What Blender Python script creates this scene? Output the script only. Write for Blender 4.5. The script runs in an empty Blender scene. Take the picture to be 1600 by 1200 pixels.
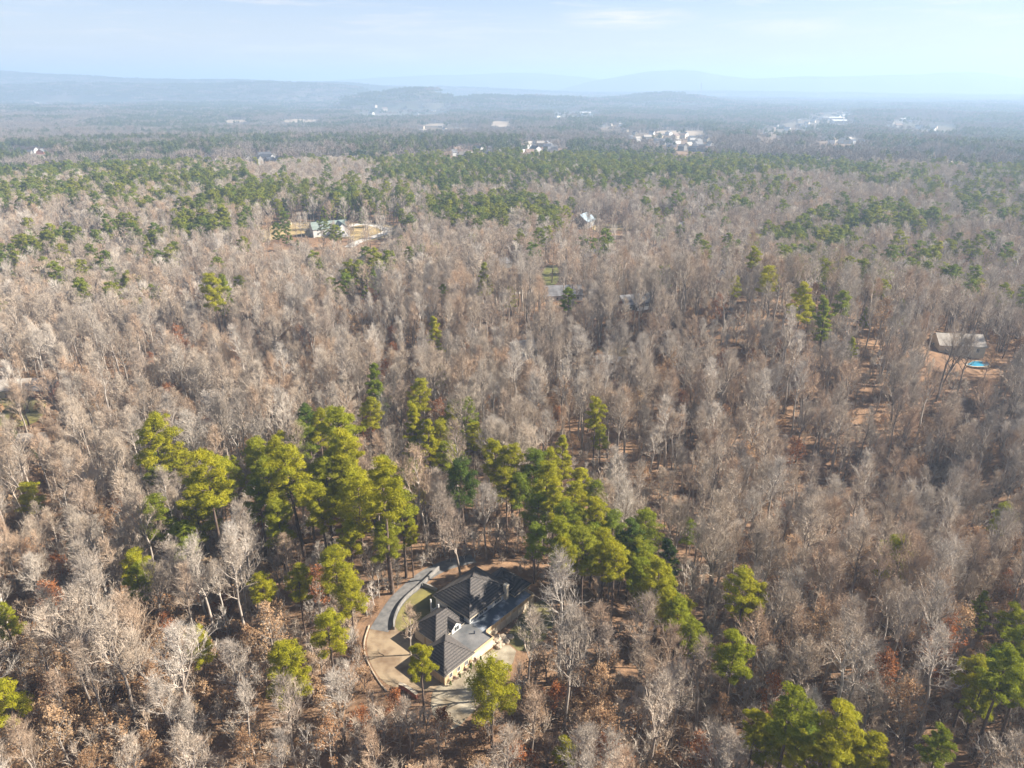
import bpy, math, random
import numpy as np
from mathutils import Vector, Matrix

# ------------------------------------------------------------------ camera, light, exposure
SC = bpy.context.scene
COL = SC.collection
CAM_H, PITCH, FPX = 105.0, math.radians(23.0), 1110.0
cam = bpy.data.cameras.new('camera')
cam.sensor_width = 36.0
cam.lens = 36.0 * FPX / 1600.0
cam.clip_start, cam.clip_end = 1.0, 120000.0
camo = bpy.data.objects.new('camera', cam)
COL.objects.link(camo)
camo.location = (0, 0, CAM_H)
camo.rotation_euler = (math.radians(90) - PITCH, 0, 0)
SC.camera = camo

SUN_AZ, SUN_EL = math.radians(85), math.radians(34)       # azimuth clockwise from +Y (the view)
SUN_DIR = Vector((math.sin(SUN_AZ) * math.cos(SUN_EL), math.cos(SUN_AZ) * math.cos(SUN_EL), math.sin(SUN_EL)))
sl = bpy.data.lights.new('sun', 'SUN')
sl.energy, sl.angle, sl.color = 5.0, math.radians(0.5), (1.0, 0.905, 0.775)
so = bpy.data.objects.new('sun', sl)
COL.objects.link(so)
so.rotation_euler = SUN_DIR.to_track_quat('Z', 'Y').to_euler()

W = bpy.data.worlds.new('World')
SC.world = W
W.use_nodes = True
nt = W.node_tree
nt.nodes.clear()
def N(t, kind, **kw):
    n = t.nodes.new(kind)
    for k, v in kw.items():
        setattr(n, k, v)
    return n
sky = N(nt, 'ShaderNodeTexSky', sky_type='NISHITA', sun_disc=False, sun_elevation=SUN_EL, sun_rotation=SUN_AZ,
        altitude=300.0, air_density=0.55, dust_density=0.15, ozone_density=1.0)
tc = N(nt, 'ShaderNodeTexCoord')
mp = N(nt, 'ShaderNodeMapping')
mp.inputs['Scale'].default_value = (2.2, 2.2, 30.0)
nz = N(nt, 'ShaderNodeTexNoise')
nz.inputs['Scale'].default_value = 2.6
nz.inputs['Detail'].default_value = 9.0
nz.inputs['Roughness'].default_value = 0.62
nz.inputs['Distortion'].default_value = 0.5
cr = N(nt, 'ShaderNodeValToRGB')
cr.color_ramp.elements[0].position, cr.color_ramp.elements[1].position = 0.50, 0.70
mx = N(nt, 'ShaderNodeMix', data_type='RGBA')
mx.inputs[7].default_value = (5.9, 5.55, 5.3, 1)           # sunlit thin cloud, in the sky's own units
ml = N(nt, 'ShaderNodeMath', operation='MULTIPLY')
ml.inputs[1].default_value = 0.6
bg = N(nt, 'ShaderNodeBackground')
bg.inputs['Strength'].default_value = 0.05
wo = N(nt, 'ShaderNodeOutputWorld')
L = nt.links.new
L(tc.outputs['Generated'], mp.inputs['Vector'])
L(mp.outputs[0], nz.inputs['Vector'])
L(nz.outputs[0], cr.inputs[0])
L(cr.outputs[0], ml.inputs[0])
# one denser fair-weather cloud high over the view
cd = N(nt, 'ShaderNodeMapping', vector_type='POINT')
cd.inputs['Location'].default_value = (-0.14 / .085, 0, -0.0735 / .014)
cd.inputs['Scale'].default_value = (1 / .085, 0, 1 / .014)
L(tc.outputs['Generated'], cd.inputs['Vector'])
cl = N(nt, 'ShaderNodeVectorMath', operation='LENGTH'); L(cd.outputs[0], cl.inputs[0])
n2 = N(nt, 'ShaderNodeTexNoise'); n2.inputs['Scale'].default_value = 9.0; n2.inputs['Detail'].default_value = 8.0
L(mp.outputs[0], n2.inputs['Vector'])
c1 = N(nt, 'ShaderNodeMath', operation='MULTIPLY_ADD'); c1.inputs[1].default_value = 3.2; c1.inputs[2].default_value = -1.1
L(n2.outputs[0], c1.inputs[0])
c2 = N(nt, 'ShaderNodeMapRange', interpolation_type='SMOOTHSTEP'); c2.inputs[1].default_value, c2.inputs[2].default_value, c2.inputs[3].default_value, c2.inputs[4].default_value = .2, 1.25, 1.0, 0.0
L(cl.outputs['Value'], c2.inputs[0])
c3 = N(nt, 'ShaderNodeMath', operation='MULTIPLY', use_clamp=True); L(c1.outputs[0], c3.inputs[0]); L(c2.outputs[0], c3.inputs[1])
sy = N(nt, 'ShaderNodeSeparateXYZ'); L(tc.outputs['Generated'], sy.inputs[0])
c4 = N(nt, 'ShaderNodeMath', operation='GREATER_THAN'); c4.inputs[1].default_value = 0; L(sy.outputs[1], c4.inputs[0])
c5 = N(nt, 'ShaderNodeMath', operation='MULTIPLY'); L(c3.outputs[0], c5.inputs[0]); L(c4.outputs[0], c5.inputs[1])
c6 = N(nt, 'ShaderNodeMath', operation='MAXIMUM'); L(ml.outputs[0], c6.inputs[0]); L(c5.outputs[0], c6.inputs[1])
L(c6.outputs[0], mx.inputs[0])
hz = N(nt, 'ShaderNodeSeparateXYZ')                       # thin high veil, thicker toward the horizon all round
L(tc.outputs['Generated'], hz.inputs[0])
hr = N(nt, 'ShaderNodeMapRange', interpolation_type='SMOOTHSTEP')
hr.inputs[1].default_value, hr.inputs[2].default_value, hr.inputs[3].default_value, hr.inputs[4].default_value = -0.02, 0.16, 0.95, 0.0
L(hz.outputs[2], hr.inputs[0])
m3 = N(nt, 'ShaderNodeMix', data_type='RGBA')
m3.inputs[7].default_value = (4.5, 3.95, 3.45, 1)
L(hr.outputs[0], m3.inputs[0]); L(sky.outputs[0], m3.inputs[6])
L(m3.outputs[2], mx.inputs[6])
L(mx.outputs[2], bg.inputs['Color'])
L(bg.outputs[0], wo.inputs['Surface'])

vs = SC.view_settings
vs.view_transform, vs.look, vs.exposure, vs.gamma, vs.use_curve_mapping = 'Standard', 'None', 1.8, 1.0, False
SC.display_settings.display_device = 'sRGB'
SC.render.engine = 'CYCLES'
cy = SC.cycles
cy.max_bounces, cy.diffuse_bounces, cy.glossy_bounces, cy.transmission_bounces = 4, 3, 1, 3
cy.volume_bounces, cy.transparent_max_bounces = 1, 4
cy.caustics_reflective = cy.caustics_refractive = False
cy.sample_clamp_indirect = 4.0
cy.use_denoising = True
cy.denoiser = 'OPENIMAGEDENOISE'
cy.denoising_input_passes = 'RGB_ALBEDO_NORMAL'
cy.denoising_prefilter = 'ACCURATE'
HAZE_DENSITY, HAZE_COLOR, HAZE_ANISO = 0.00024, (0.43, 0.60, 0.83, 1), 0.14

rng = np.random.default_rng(7)
random.seed(7)

# ------------------------------------------------------------------ helpers
def at(u, v, z=0.0):
    """The point at height z seen at pixel (u, v) of the 1600 x 1200 photograph."""
    a, b = (u - 800) / FPX, (600 - v) / FPX
    dy, dz = math.cos(PITCH) + b * math.sin(PITCH), -math.sin(PITCH) + b * math.cos(PITCH)
    t = (z - CAM_H) / dz
    return a * t, dy * t
def ground_at(u, v, above=0.0):
    """March the pixel's ray down to the terrain (+ above)."""
    a, b = (u - 800) / FPX, (600 - v) / FPX
    dy, dz = math.cos(PITCH) + b * math.sin(PITCH), -math.sin(PITCH) + b * math.cos(PITCH)
    t = np.concatenate([np.arange(30, 3000, 2.0), np.arange(3000, 12000, 15.0)])
    z = CAM_H + dz * t - terrain(a * t, dy * t) - above
    i = int(np.argmax(z < 0)) if (z < 0).any() else len(t) - 1
    return a * t[i], dy * t[i]
def project(x, y, z):
    x, y, z = np.asarray(x, float), np.asarray(y, float), np.asarray(z, float) - CAM_H
    d = y * math.cos(PITCH) - z * math.sin(PITCH)
    up = y * math.sin(PITCH) + z * math.cos(PITCH)
    d = np.maximum(d, 1.0)
    return 800 + FPX * x / d, 600 - FPX * up / d, d

def sstep(a, b, x):
    t = np.clip((x - a) / (b - a), 0, 1)
    return t * t * (3 - 2 * t)
_tab = np.random.default_rng(3).random((256, 256))
def vnoise(x, y):
    xi, yi = np.floor(x).astype(int), np.floor(y).astype(int)
    fx, fy = x - xi, y - yi
    fx, fy = fx * fx * (3 - 2 * fx), fy * fy * (3 - 2 * fy)
    g = lambda i, j: _tab[i & 255, j & 255]
    return (g(xi, yi) * (1 - fx) + g(xi + 1, yi) * fx) * (1 - fy) + (g(xi, yi + 1) * (1 - fx) + g(xi + 1, yi + 1) * fx) * fy
def fbm(x, y, o=4):
    s, a, n = 0.0, 1.0, 0.0
    for k in range(o):
        s = s + a * vnoise(x * 2 ** k + 17.3 * k, y * 2 ** k + 5.1 * k)
        n += a
        a *= 0.5
    return s / n

HORIZON_V = 128.0
RIDGES = [  # distance, half depth, [(u, crest v) ...]: the hills at the far side of the valley
    (6900, 700, [(-600, 112), (-200, 114), (0, 115), (60, 117), (110, 119), (200, 121), (330, 123), (450, 126), (560, 129), (640, 136), (700, 200)]),
    (5600, 400, [(-600, 133), (0, 131), (170, 127), (250, 131), (330, 128), (420, 126), (480, 127), (560, 133), (640, 160), (700, 200)]),
    (4300, 380, [(500, 210), (540, 146), (580, 138), (640, 135), (680, 136), (705, 147), (725, 145), (760, 141), (850, 144), (930, 148), (980, 190), (1000, 215)]),
    (4700, 450, [(820, 210), (880, 151), (950, 145), (1000, 140), (1040, 137), (1085, 143), (1150, 150), (1260, 156), (1330, 185), (1400, 215)]),
    (4200, 380, [(1250, 215), (1310, 190), (1340, 160), (1400, 153), (1450, 154), (1600, 157), (1800, 160), (2300, 160)]),
    (7600, 350, [(300, 150), (560, 133), (700, 134), (840, 137), (900, 139), (1060, 138), (1330, 139), (1400, 142), (1700, 144), (2300, 142)]),
]
def terrain(x, y):
    x, y = np.asarray(x, float), np.asarray(y, float)
    r = np.hypot(x, y)
    g = lambda cx, cy, sx, sy, rot: np.exp(-(((x - cx) * math.cos(rot) + (y - cy) * math.sin(rot)) / sx) ** 2 - ((-(x - cx) * math.sin(rot) + (y - cy) * math.cos(rot)) / sy) ** 2)
    h = -19 * g(112, 176, 85, 38, 0.35) + 22 * g(92, 285, 85, 48, 0.2) - 7 * g(0, 250, 90, 30, 0.1) - 8 * g(-110, 150, 60, 60, 0)
    h = h + (fbm(x / 190 + 3, y / 190, 3) - 0.5) * 16 * sstep(150, 420, r)
    h = h - 30 * sstep(800, 2600, r) + (fbm(x / 900 + 9, y / 900, 3) - 0.5) * 34 * sstep(900, 2500, r)
    u = 800 + FPX * x / np.maximum(y * math.cos(PITCH) + CAM_H * math.sin(PITCH), 1)
    u = np.where(y > 50, u, np.where(x < 0, -600, 2300))
    rag = (fbm(x / 420, y / 420, 4) - 0.5)
    for dist, w, prof in RIDGES:
        cv = np.interp(u, [p[0] for p in prof], [p[1] for p in prof])
        top = CAM_H + (HORIZON_V - cv) / FPX * dist / math.cos(PITCH) - 22
        base = -30.0
        k = np.exp(-np.abs((y - dist) / w) ** 2) * (y > 0)
        h = np.maximum(h, base + (top - base) * k + rag * 46 * k * np.clip((top - base) / 60, 0, 1) - 60 * (1 - np.clip(k * 3, 0, 1)))
    flat = np.exp(-(np.hypot(x + 8, y - 112) / 34) ** 6)
    return h * (1 - flat)

class MB:
    def __init__(s):
        s.v, s.f, s.m = [], [], []
    def add(s, vs, fs, mat=0):
        o = len(s.v)
        s.v += [tuple(p) for p in vs]
        s.f += [tuple(i + o for i in f) for f in fs]
        s.m += [mat] * len(fs)
    def box(s, x0, y0, z0, x1, y1, z1, mat=0, T=None):
        p = [(x, y, z) for z in (z0, z1) for y in (y0, y1) for x in (x0, x1)]
        if T: p = [T(*q) for q in p]
        s.add(p, [(0, 2, 3, 1), (4, 5, 7, 6), (0, 1, 5, 4), (1, 3, 7, 5), (3, 2, 6, 7), (2, 0, 4, 6)], mat)
    def tube(s, pts, rad, sides, mat=0, cap=False):
        pts = [Vector(p) for p in pts]
        o = len(s.v)
        for i, p in enumerate(pts):
            d = (pts[min(i + 1, len(pts) - 1)] - pts[max(i - 1, 0)]).normalized()
            a = d.orthogonal().normalized() if i == 0 else (a - d * a.dot(d)).normalized()
            b = d.cross(a)
            for k in range(sides):
                t = 2 * math.pi * k / sides
                s.v.append(tuple(p + (a * math.cos(t) + b * math.sin(t)) * rad[i]))
        for i in range(len(pts) - 1):
            for k in range(sides):
                k2 = (k + 1) % sides
                s.f.append((o + i * sides + k, o + i * sides + k2, o + (i + 1) * sides + k2, o + (i + 1) * sides + k))
                s.m.append(mat)
        if cap:
            s.f.append(tuple(o + (len(pts) - 1) * sides + k for k in range(sides)))
            s.m.append(mat)
    def mesh(s, name, mats):
        me = bpy.data.meshes.new(name)
        me.from_pydata(s.v, [], s.f)
        for m in mats: me.materials.append(m)
        if len(mats) > 1: me.polygons.foreach_set('material_index', s.m)
        me.update()
        return me
def tri_mesh(name, V, F, mats, mi=None, smooth=False):
    me = bpy.data.meshes.new(name)
    me.vertices.add(len(V)); me.vertices.foreach_set('co', np.asarray(V, np.float32).ravel())
    n = len(F)
    me.loops.add(n * 3); me.loops.foreach_set('vertex_index', np.asarray(F, np.int32).ravel())
    me.polygons.add(n)
    me.polygons.foreach_set('loop_start', np.arange(0, n * 3, 3, dtype=np.int32))
    for m in mats: me.materials.append(m)
    if mi is not None: me.polygons.foreach_set('material_index', np.asarray(mi, np.int32))
    me.update(calc_edges=True)
    return me
def obj(name, me, parent=None, **props):
    o = bpy.data.objects.new(name, me)
    COL.objects.link(o)
    if parent is not None: o.parent = parent
    for k, v in props.items():
        if v: o[k] = v
    return o
def thing(name, label, cat, loc=(0, 0, 0), rz=0.0, group=None):
    o = bpy.data.objects.new(name, None)
    o.empty_display_size = 0.5
    COL.objects.link(o)
    o.location, o.rotation_euler = loc, (0, 0, rz)
    o['label'], o['category'] = label, cat
    if group: o['group'] = group
    return o
def build(mb, name, mat, parent=None, **props):
    return obj(name, mb.mesh(name, mat if isinstance(mat, list) else [mat]), parent, **props)
def dup(root, loc, rz=0.0, scale=1.0, label=None, group=None):
    r = root.copy(); COL.objects.link(r)
    r.location, r.rotation_euler = loc, (0, 0, rz)
    r.scale = (scale, scale, scale) if isinstance(scale, (int, float)) else scale
    if label: r['label'] = label
    if group: r['group'] = group
    for ch in list(root.children):
        c = ch.copy(); COL.objects.link(c); c.parent = r
        for g in list(ch.children):
            d = g.copy(); COL.objects.link(d); d.parent = c
    return r

# ------------------------------------------------------------------ materials
def material(name, cols, scale=3.0, detail=5.0, rough=0.85, lo=0.35, hi=0.65, rnd=0.0, trans=0.0, bump=0.0, coord='Object', hue2=None, stretch=(1, 1, 1), palette=None):
    """cols: two colours mixed by noise; rnd: how far the per-object random value moves brightness; hue2: a third colour mixed in by the random value."""
    m = bpy.data.materials.new(name)
    m.use_nodes = True
    t = m.node_tree
    t.nodes.clear()
    out = N(t, 'ShaderNodeOutputMaterial')
    p = N(t, 'ShaderNodeBsdfPrincipled')
    p.inputs['Roughness'].default_value = rough
    p.inputs['Specular IOR Level'].default_value = 0.25
    l = t.links.new
    tcn = N(t, 'ShaderNodeTexCoord')
    mpn = N(t, 'ShaderNodeMapping')
    mpn.inputs['Scale'].default_value = stretch
    l(tcn.outputs[coord], mpn.inputs[0])
    n = N(t, 'ShaderNodeTexNoise')
    n.inputs['Scale'].default_value, n.inputs['Detail'].default_value = scale, detail
    l(mpn.outputs[0], n.inputs['Vector'])
    r = N(t, 'ShaderNodeValToRGB')
    r.color_ramp.elements[0].position, r.color_ramp.elements[1].position = lo, hi
    r.color_ramp.elements[0].color, r.color_ramp.elements[1].color = (*cols[0], 1), (*cols[1], 1)
    l(n.outputs[0], r.inputs[0])
    c = r.outputs[0]
    if palette:            # the thing's own tone, drawn per object, times the noise as grain
        oi = N(t, 'ShaderNodeObjectInfo')
        pr = N(t, 'ShaderNodeValToRGB')
        el = pr.color_ramp.elements
        while len(el) < len(palette): el.new(.5)
        for e, (ps, co) in zip(el, palette): e.position, e.color = ps, (*co, 1)
        l(oi.outputs['Random'], pr.inputs[0])
        mm = N(t, 'ShaderNodeMix', data_type='RGBA', blend_type='MULTIPLY')
        mm.inputs[0].default_value = 1.0
        l(pr.outputs[0], mm.inputs[6]); l(c, mm.inputs[7])
        c = mm.outputs[2]
    if hue2 or rnd:
        oi = N(t, 'ShaderNodeObjectInfo')
        if hue2:
            mm = N(t, 'ShaderNodeMix', data_type='RGBA')
            sp = N(t, 'ShaderNodeValToRGB')
            sp.color_ramp.elements[0].position, sp.color_ramp.elements[1].position = hue2[1], hue2[2]
            l(oi.outputs['Random'], sp.inputs[0]); l(sp.outputs[0], mm.inputs[0]); l(c, mm.inputs[6])
            mm.inputs[7].default_value = (*hue2[0], 1)
            c = mm.outputs[2]
        if rnd:
            wn = N(t, 'ShaderNodeTexWhiteNoise', noise_dimensions='1D')
            l(oi.outputs['Random'], wn.inputs['W'])
            mr = N(t, 'ShaderNodeMapRange')
            mr.inputs[3].default_value, mr.inputs[4].default_value = 1 - rnd, 1 + rnd
            l(wn.outputs[0], mr.inputs[0])
            vm = N(t, 'ShaderNodeVectorMath', operation='SCALE')
            l(c, vm.inputs[0]); l(mr.outputs[0], vm.inputs['Scale'])
            c = vm.outputs[0]
    l(c, p.inputs['Base Color'])
    sh = p.outputs[0]
    if trans:
        tr = N(t, 'ShaderNodeBsdfTranslucent')
        l(c, tr.inputs[0])
        ms = N(t, 'ShaderNodeMixShader')
        ms.inputs[0].default_value = trans
        l(p.outputs[0], ms.inputs[1]); l(tr.outputs[0], ms.inputs[2])
        sh = ms.outputs[0]
    if bump:
        b = N(t, 'ShaderNodeBump')
        b.inputs['Strength'].default_value = bump
        l(n.outputs[0], b.inputs['Height']); l(b.outputs[0], p.inputs['Normal'])
    l(sh, out.inputs['Surface'])
    return m

M = {}
GR = ((0.82, 0.82, 0.82), (1.12, 1.10, 1.08))
M['bark_pale'] = material('bark_pale', ((0.6, 0.6, 0.6), (1.25, 1.22, 1.2)), 1.2, rnd=0.15, stretch=(1, 1, .4), palette=[(0, (.22, .19, .165)), (.35, (.34, .30, .26)), (.7, (.27, .225, .185)), (.9, (.42, .385, .34)), (1, (.46, .42, .38))])
M['twig'] = material('twig', GR, 0.25, rnd=0.12, palette=[(0, (.37, .32, .265)), (.22, (.46, .39, .315)), (.45, (.41, .335, .26)), (.6, (.45, .325, .225)), (.74, (.33, .29, .25)), (.9, (.50, .445, .38)), (1, (.56, .51, .45))])
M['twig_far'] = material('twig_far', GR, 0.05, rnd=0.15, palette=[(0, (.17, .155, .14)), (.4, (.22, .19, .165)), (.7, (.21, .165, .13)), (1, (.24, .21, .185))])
M['bark_pine'] = material('bark_pine', ((0.085, 0.06, 0.045), (0.16, 0.115, 0.09)), 1.5, rnd=0.25)
M['needle'] = material('needle', GR, 0.28, rnd=0.12, trans=0.42, rough=.7, palette=[(0, (.23, .265, .012)), (.3, (.29, .30, .012)), (.6, (.19, .25, .014)), (.8, (.31, .305, .014)), (1, (.15, .215, .018))])
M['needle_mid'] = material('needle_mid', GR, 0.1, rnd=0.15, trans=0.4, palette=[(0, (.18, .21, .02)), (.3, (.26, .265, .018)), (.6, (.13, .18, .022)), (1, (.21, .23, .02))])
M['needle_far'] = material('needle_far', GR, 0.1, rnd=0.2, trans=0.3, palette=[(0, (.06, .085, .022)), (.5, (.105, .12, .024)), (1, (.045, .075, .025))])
M['needle_yellow'] = material('needle_yellow', ((0.29, 0.29, 0.010), (0.38, 0.345, 0.012)), 0.3, rnd=0.12, trans=0.42, rough=.7)
M['needle_dark'] = material('needle_dark', ((0.06, 0.10, 0.014), (0.11, 0.155, 0.018)), 0.3, rnd=0.2, trans=0.35)
M['leaf_brown'] = material('leaf_brown', GR, 0.35, rnd=0.15, trans=0.3, palette=[(0, (.35, .205, .105)), (.3, (.44, .29, .165)), (.55, (.28, .165, .085)), (.8, (.48, .345, .21)), (1, (.38, .20, .09))])
M['leaf_purple'] = material('leaf_purple', ((0.10, 0.05, 0.045), (0.17, 0.09, 0.075)), 0.4, rnd=0.15, trans=0.2)
M['leaf_russet'] = material('leaf_russet', ((0.25, 0.085, 0.028), (0.36, 0.15, 0.055)), 0.4, rnd=0.15, trans=0.3)

def ground_material():
    m = bpy.data.materials.new('leaf_litter'); m.use_nodes = True
    t = m.node_tree; p = t.nodes['Principled BSDF']; l = t.links.new
    p.inputs['Roughness'].default_value = 0.95
    p.inputs['Specular IOR Level'].default_value = 0.1
    g = N(t, 'ShaderNodeNewGeometry')
    def noise(sc, det, c0, c1, lo, hi):
        n = N(t, 'ShaderNodeTexNoise'); n.inputs['Scale'].default_value = sc; n.inputs['Detail'].default_value = det
        l(g.outputs['Position'], n.inputs['Vector'])
        r = N(t, 'ShaderNodeValToRGB')
        r.color_ramp.elements[0].position, r.color_ramp.elements[1].position = lo, hi
        r.color_ramp.elements[0].color, r.color_ramp.elements[1].color = (*c0, 1), (*c1, 1)
        l(n.outputs[0], r.inputs[0]); return r
    a = noise(0.55, 9, (0.08, 0.05, 0.034), (0.29, 0.18, 0.105), .30, .70)
    b = noise(0.028, 5, (0.14, 0.085, 0.055), (0.31, 0.20, 0.12), .35, .65)
    mm = N(t, 'ShaderNodeMix', data_type='RGBA'); mm.inputs[0].default_value = .45
    l(a.outputs[0], mm.inputs[6]); l(b.outputs[0], mm.inputs[7])
    far = noise(0.0022, 9, (0.05, 0.06, 0.04), (0.15, 0.125, 0.10), .42, .62)      # wooded land seen from kilometres away
    ln = N(t, 'ShaderNodeVectorMath', operation='LENGTH'); l(g.outputs['Position'], ln.inputs[0])
    mr = N(t, 'ShaderNodeMapRange'); mr.inputs[1].default_value, mr.inputs[2].default_value = 900, 3500
    l(ln.outputs['Value'], mr.inputs[0])
    m2 = N(t, 'ShaderNodeMix', data_type='RGBA')
    l(mr.outputs[0], m2.inputs[0]); l(mm.outputs[2], m2.inputs[6]); l(far.outputs[0], m2.inputs[7])
    l(m2.outputs[2], p.inputs['Base Color'])
    bp = N(t, 'ShaderNodeBump'); bp.inputs['Strength'].default_value = .6; bp.inputs['Distance'].default_value = .3
    n3 = N(t, 'ShaderNodeTexNoise'); n3.inputs['Scale'].default_value = 1.3; n3.inputs['Detail'].default_value = 6
    l(g.outputs['Position'], n3.inputs['Vector']); l(n3.outputs[0], bp.inputs['Height']); l(bp.outputs[0], p.inputs['Normal'])
    return m
M['ground'] = ground_material()
M['mountain'] = material('mountain_woods', ((0.035, 0.045, 0.04), (0.08, 0.08, 0.065)), 0.002, coord='Object', bump=.3)
M['lawn_dry'] = material('lawn_dry', ((0.22, 0.165, 0.075), (0.36, 0.27, 0.135)), 0.12, detail=8)
M['lawn_green'] = material('lawn_green', ((0.12, 0.13, 0.04), (0.20, 0.20, 0.06)), 0.2, detail=8)
M['lawn_dark'] = material('lawn_dark', ((0.085, 0.08, 0.04), (0.20, 0.175, 0.055)), 0.16, detail=8, lo=.4, hi=.66)
M['field_tan'] = material('field_tan', ((0.26, 0.205, 0.145), (0.35, 0.28, 0.205)), 0.02)
M['concrete'] = material('concrete', ((0.15, 0.12, 0.08), (0.37, 0.33, 0.25)), 0.3, detail=9)
M['asphalt'] = material('asphalt', ((0.10, 0.10, 0.10), (0.17, 0.165, 0.16)), 0.8, detail=8)
M['tan_drive'] = material('tan_drive', ((0.12, 0.075, 0.045), (0.28, 0.215, 0.14)), 0.22, detail=12, lo=.34, hi=.54)
M['road'] = material('road', ((0.45, 0.42, 0.38), (0.55, 0.52, 0.47)), 0.2)
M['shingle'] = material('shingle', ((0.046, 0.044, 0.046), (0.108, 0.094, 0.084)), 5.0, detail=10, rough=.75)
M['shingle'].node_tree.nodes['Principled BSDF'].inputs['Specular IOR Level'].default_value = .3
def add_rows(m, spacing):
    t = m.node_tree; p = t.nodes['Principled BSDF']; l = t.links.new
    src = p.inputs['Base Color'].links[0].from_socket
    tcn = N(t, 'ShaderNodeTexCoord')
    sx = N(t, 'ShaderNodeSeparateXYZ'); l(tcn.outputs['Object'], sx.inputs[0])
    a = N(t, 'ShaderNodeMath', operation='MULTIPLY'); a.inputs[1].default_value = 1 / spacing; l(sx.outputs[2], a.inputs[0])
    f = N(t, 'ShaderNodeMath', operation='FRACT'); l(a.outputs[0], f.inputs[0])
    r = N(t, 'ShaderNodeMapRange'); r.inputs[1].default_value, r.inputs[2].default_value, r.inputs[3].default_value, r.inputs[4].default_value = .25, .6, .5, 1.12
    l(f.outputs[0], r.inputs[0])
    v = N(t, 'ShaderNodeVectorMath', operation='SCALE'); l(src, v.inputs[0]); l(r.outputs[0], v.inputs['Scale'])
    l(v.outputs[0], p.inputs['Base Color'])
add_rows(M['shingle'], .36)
M['deck'] = material('deck', ((0.07, 0.085, 0.105), (0.40, 0.42, 0.45)), 0.33, detail=8, lo=.45, hi=.72, rough=.5)
M['membrane'] = material('membrane', ((0.08, 0.085, 0.09), (0.19, 0.185, 0.18)), 0.3, detail=8, rough=.55)
M['siding'] = material('siding', ((0.42, 0.30, 0.18), (0.55, 0.41, 0.26)), 1.0, detail=6, stretch=(3, 3, .3))
M['cream'] = material('cream', ((0.40, 0.34, 0.25), (0.52, 0.46, 0.36)), 0.6)
M['white'] = material('white_paint', ((0.52, 0.52, 0.52), (0.64, 0.64, 0.62)), 0.6, rough=.6)
M['glass'] = material('window_glass', ((0.02, 0.025, 0.03), (0.05, 0.06, 0.07)), 0.5, rough=.1)
M['brick'] = material('brick', ((0.30, 0.12, 0.08), (0.42, 0.18, 0.12)), 2.0)
M['stone'] = material('stone', ((0.25, 0.20, 0.15), (0.48, 0.40, 0.30)), 1.0, bump=.4)
M['grey_wall'] = material('grey_wall', ((0.14, 0.135, 0.13), (0.25, 0.24, 0.225)), 0.8)
M['roof_grey'] = material('roof_grey', ((0.10, 0.10, 0.105), (0.18, 0.18, 0.19)), 0.5)
M['roof_dark'] = material('roof_dark', ((0.04, 0.045, 0.06), (0.08, 0.085, 0.10)), 0.5)
M['roof_pale'] = material('roof_pale', ((0.25, 0.225, 0.195), (0.36, 0.325, 0.285)), 0.5)
M['roof_blue'] = material('roof_blue', ((0.20, 0.27, 0.33), (0.28, 0.36, 0.42)), 0.5)
M['roof_green'] = material('roof_green', ((0.14, 0.18, 0.165), (0.22, 0.26, 0.24)), 0.5)
M['roof_brown'] = material('roof_brown', ((0.15, 0.10, 0.08), (0.25, 0.18, 0.14)), 0.5)
M['tan_wall'] = material('tan_wall', ((0.50, 0.42, 0.31), (0.60, 0.52, 0.40)), 0.5)
M['steel'] = material('steel', ((0.35, 0.22, 0.20), (0.50, 0.35, 0.32)), 0.5)
M['water'] = material('pool_water', ((0.03, 0.22, 0.36), (0.05, 0.30, 0.45)), 0.4, rough=.08)

# ------------------------------------------------------------------ ground, hills, mountains
def make_ground():
    ang = np.radians(np.concatenate([np.arange(-180, -48, 6.0), np.arange(-48, 48.01, 0.3), np.arange(54, 179, 6.0)]))
    rad = [0.0, 15.0]
    while rad[-1] < 38000:
        rad.append(rad[-1] + max(2.5, rad[-1] * (0.016 if rad[-1] < 14000 else .06)))
    rad = np.array(rad[1:])
    A, R = np.meshgrid(ang, rad)
    X, Y = R * np.sin(A), R * np.cos(A)
    V = np.stack([X, Y, terrain(X, Y)], -1).reshape(-1, 3)
    na, nr = len(ang), len(rad)
    i = np.arange(nr - 1)[:, None] * na; k = np.arange(na)[None]; k2 = (k + 1) % na
    a, b, c, d = (i + k), (i + k2), (i + na + k2), (i + na + k)
    F = np.concatenate([np.stack([a, d, c], -1).reshape(-1, 3), np.stack([a, c, b], -1).reshape(-1, 3)])
    V = np.concatenate([V, [[0, 0, float(terrain(0, 0))]]])
    kk = np.arange(na)
    F = np.concatenate([F, np.stack([np.full(na, len(V) - 1), kk, (kk + 1) % na], -1)])
    me = tri_mesh('ground', V, F, [M['ground']])
    me.polygons.foreach_set('use_smooth', np.ones(len(F), bool))
    return obj('ground', me, kind='structure')
make_ground()

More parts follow.
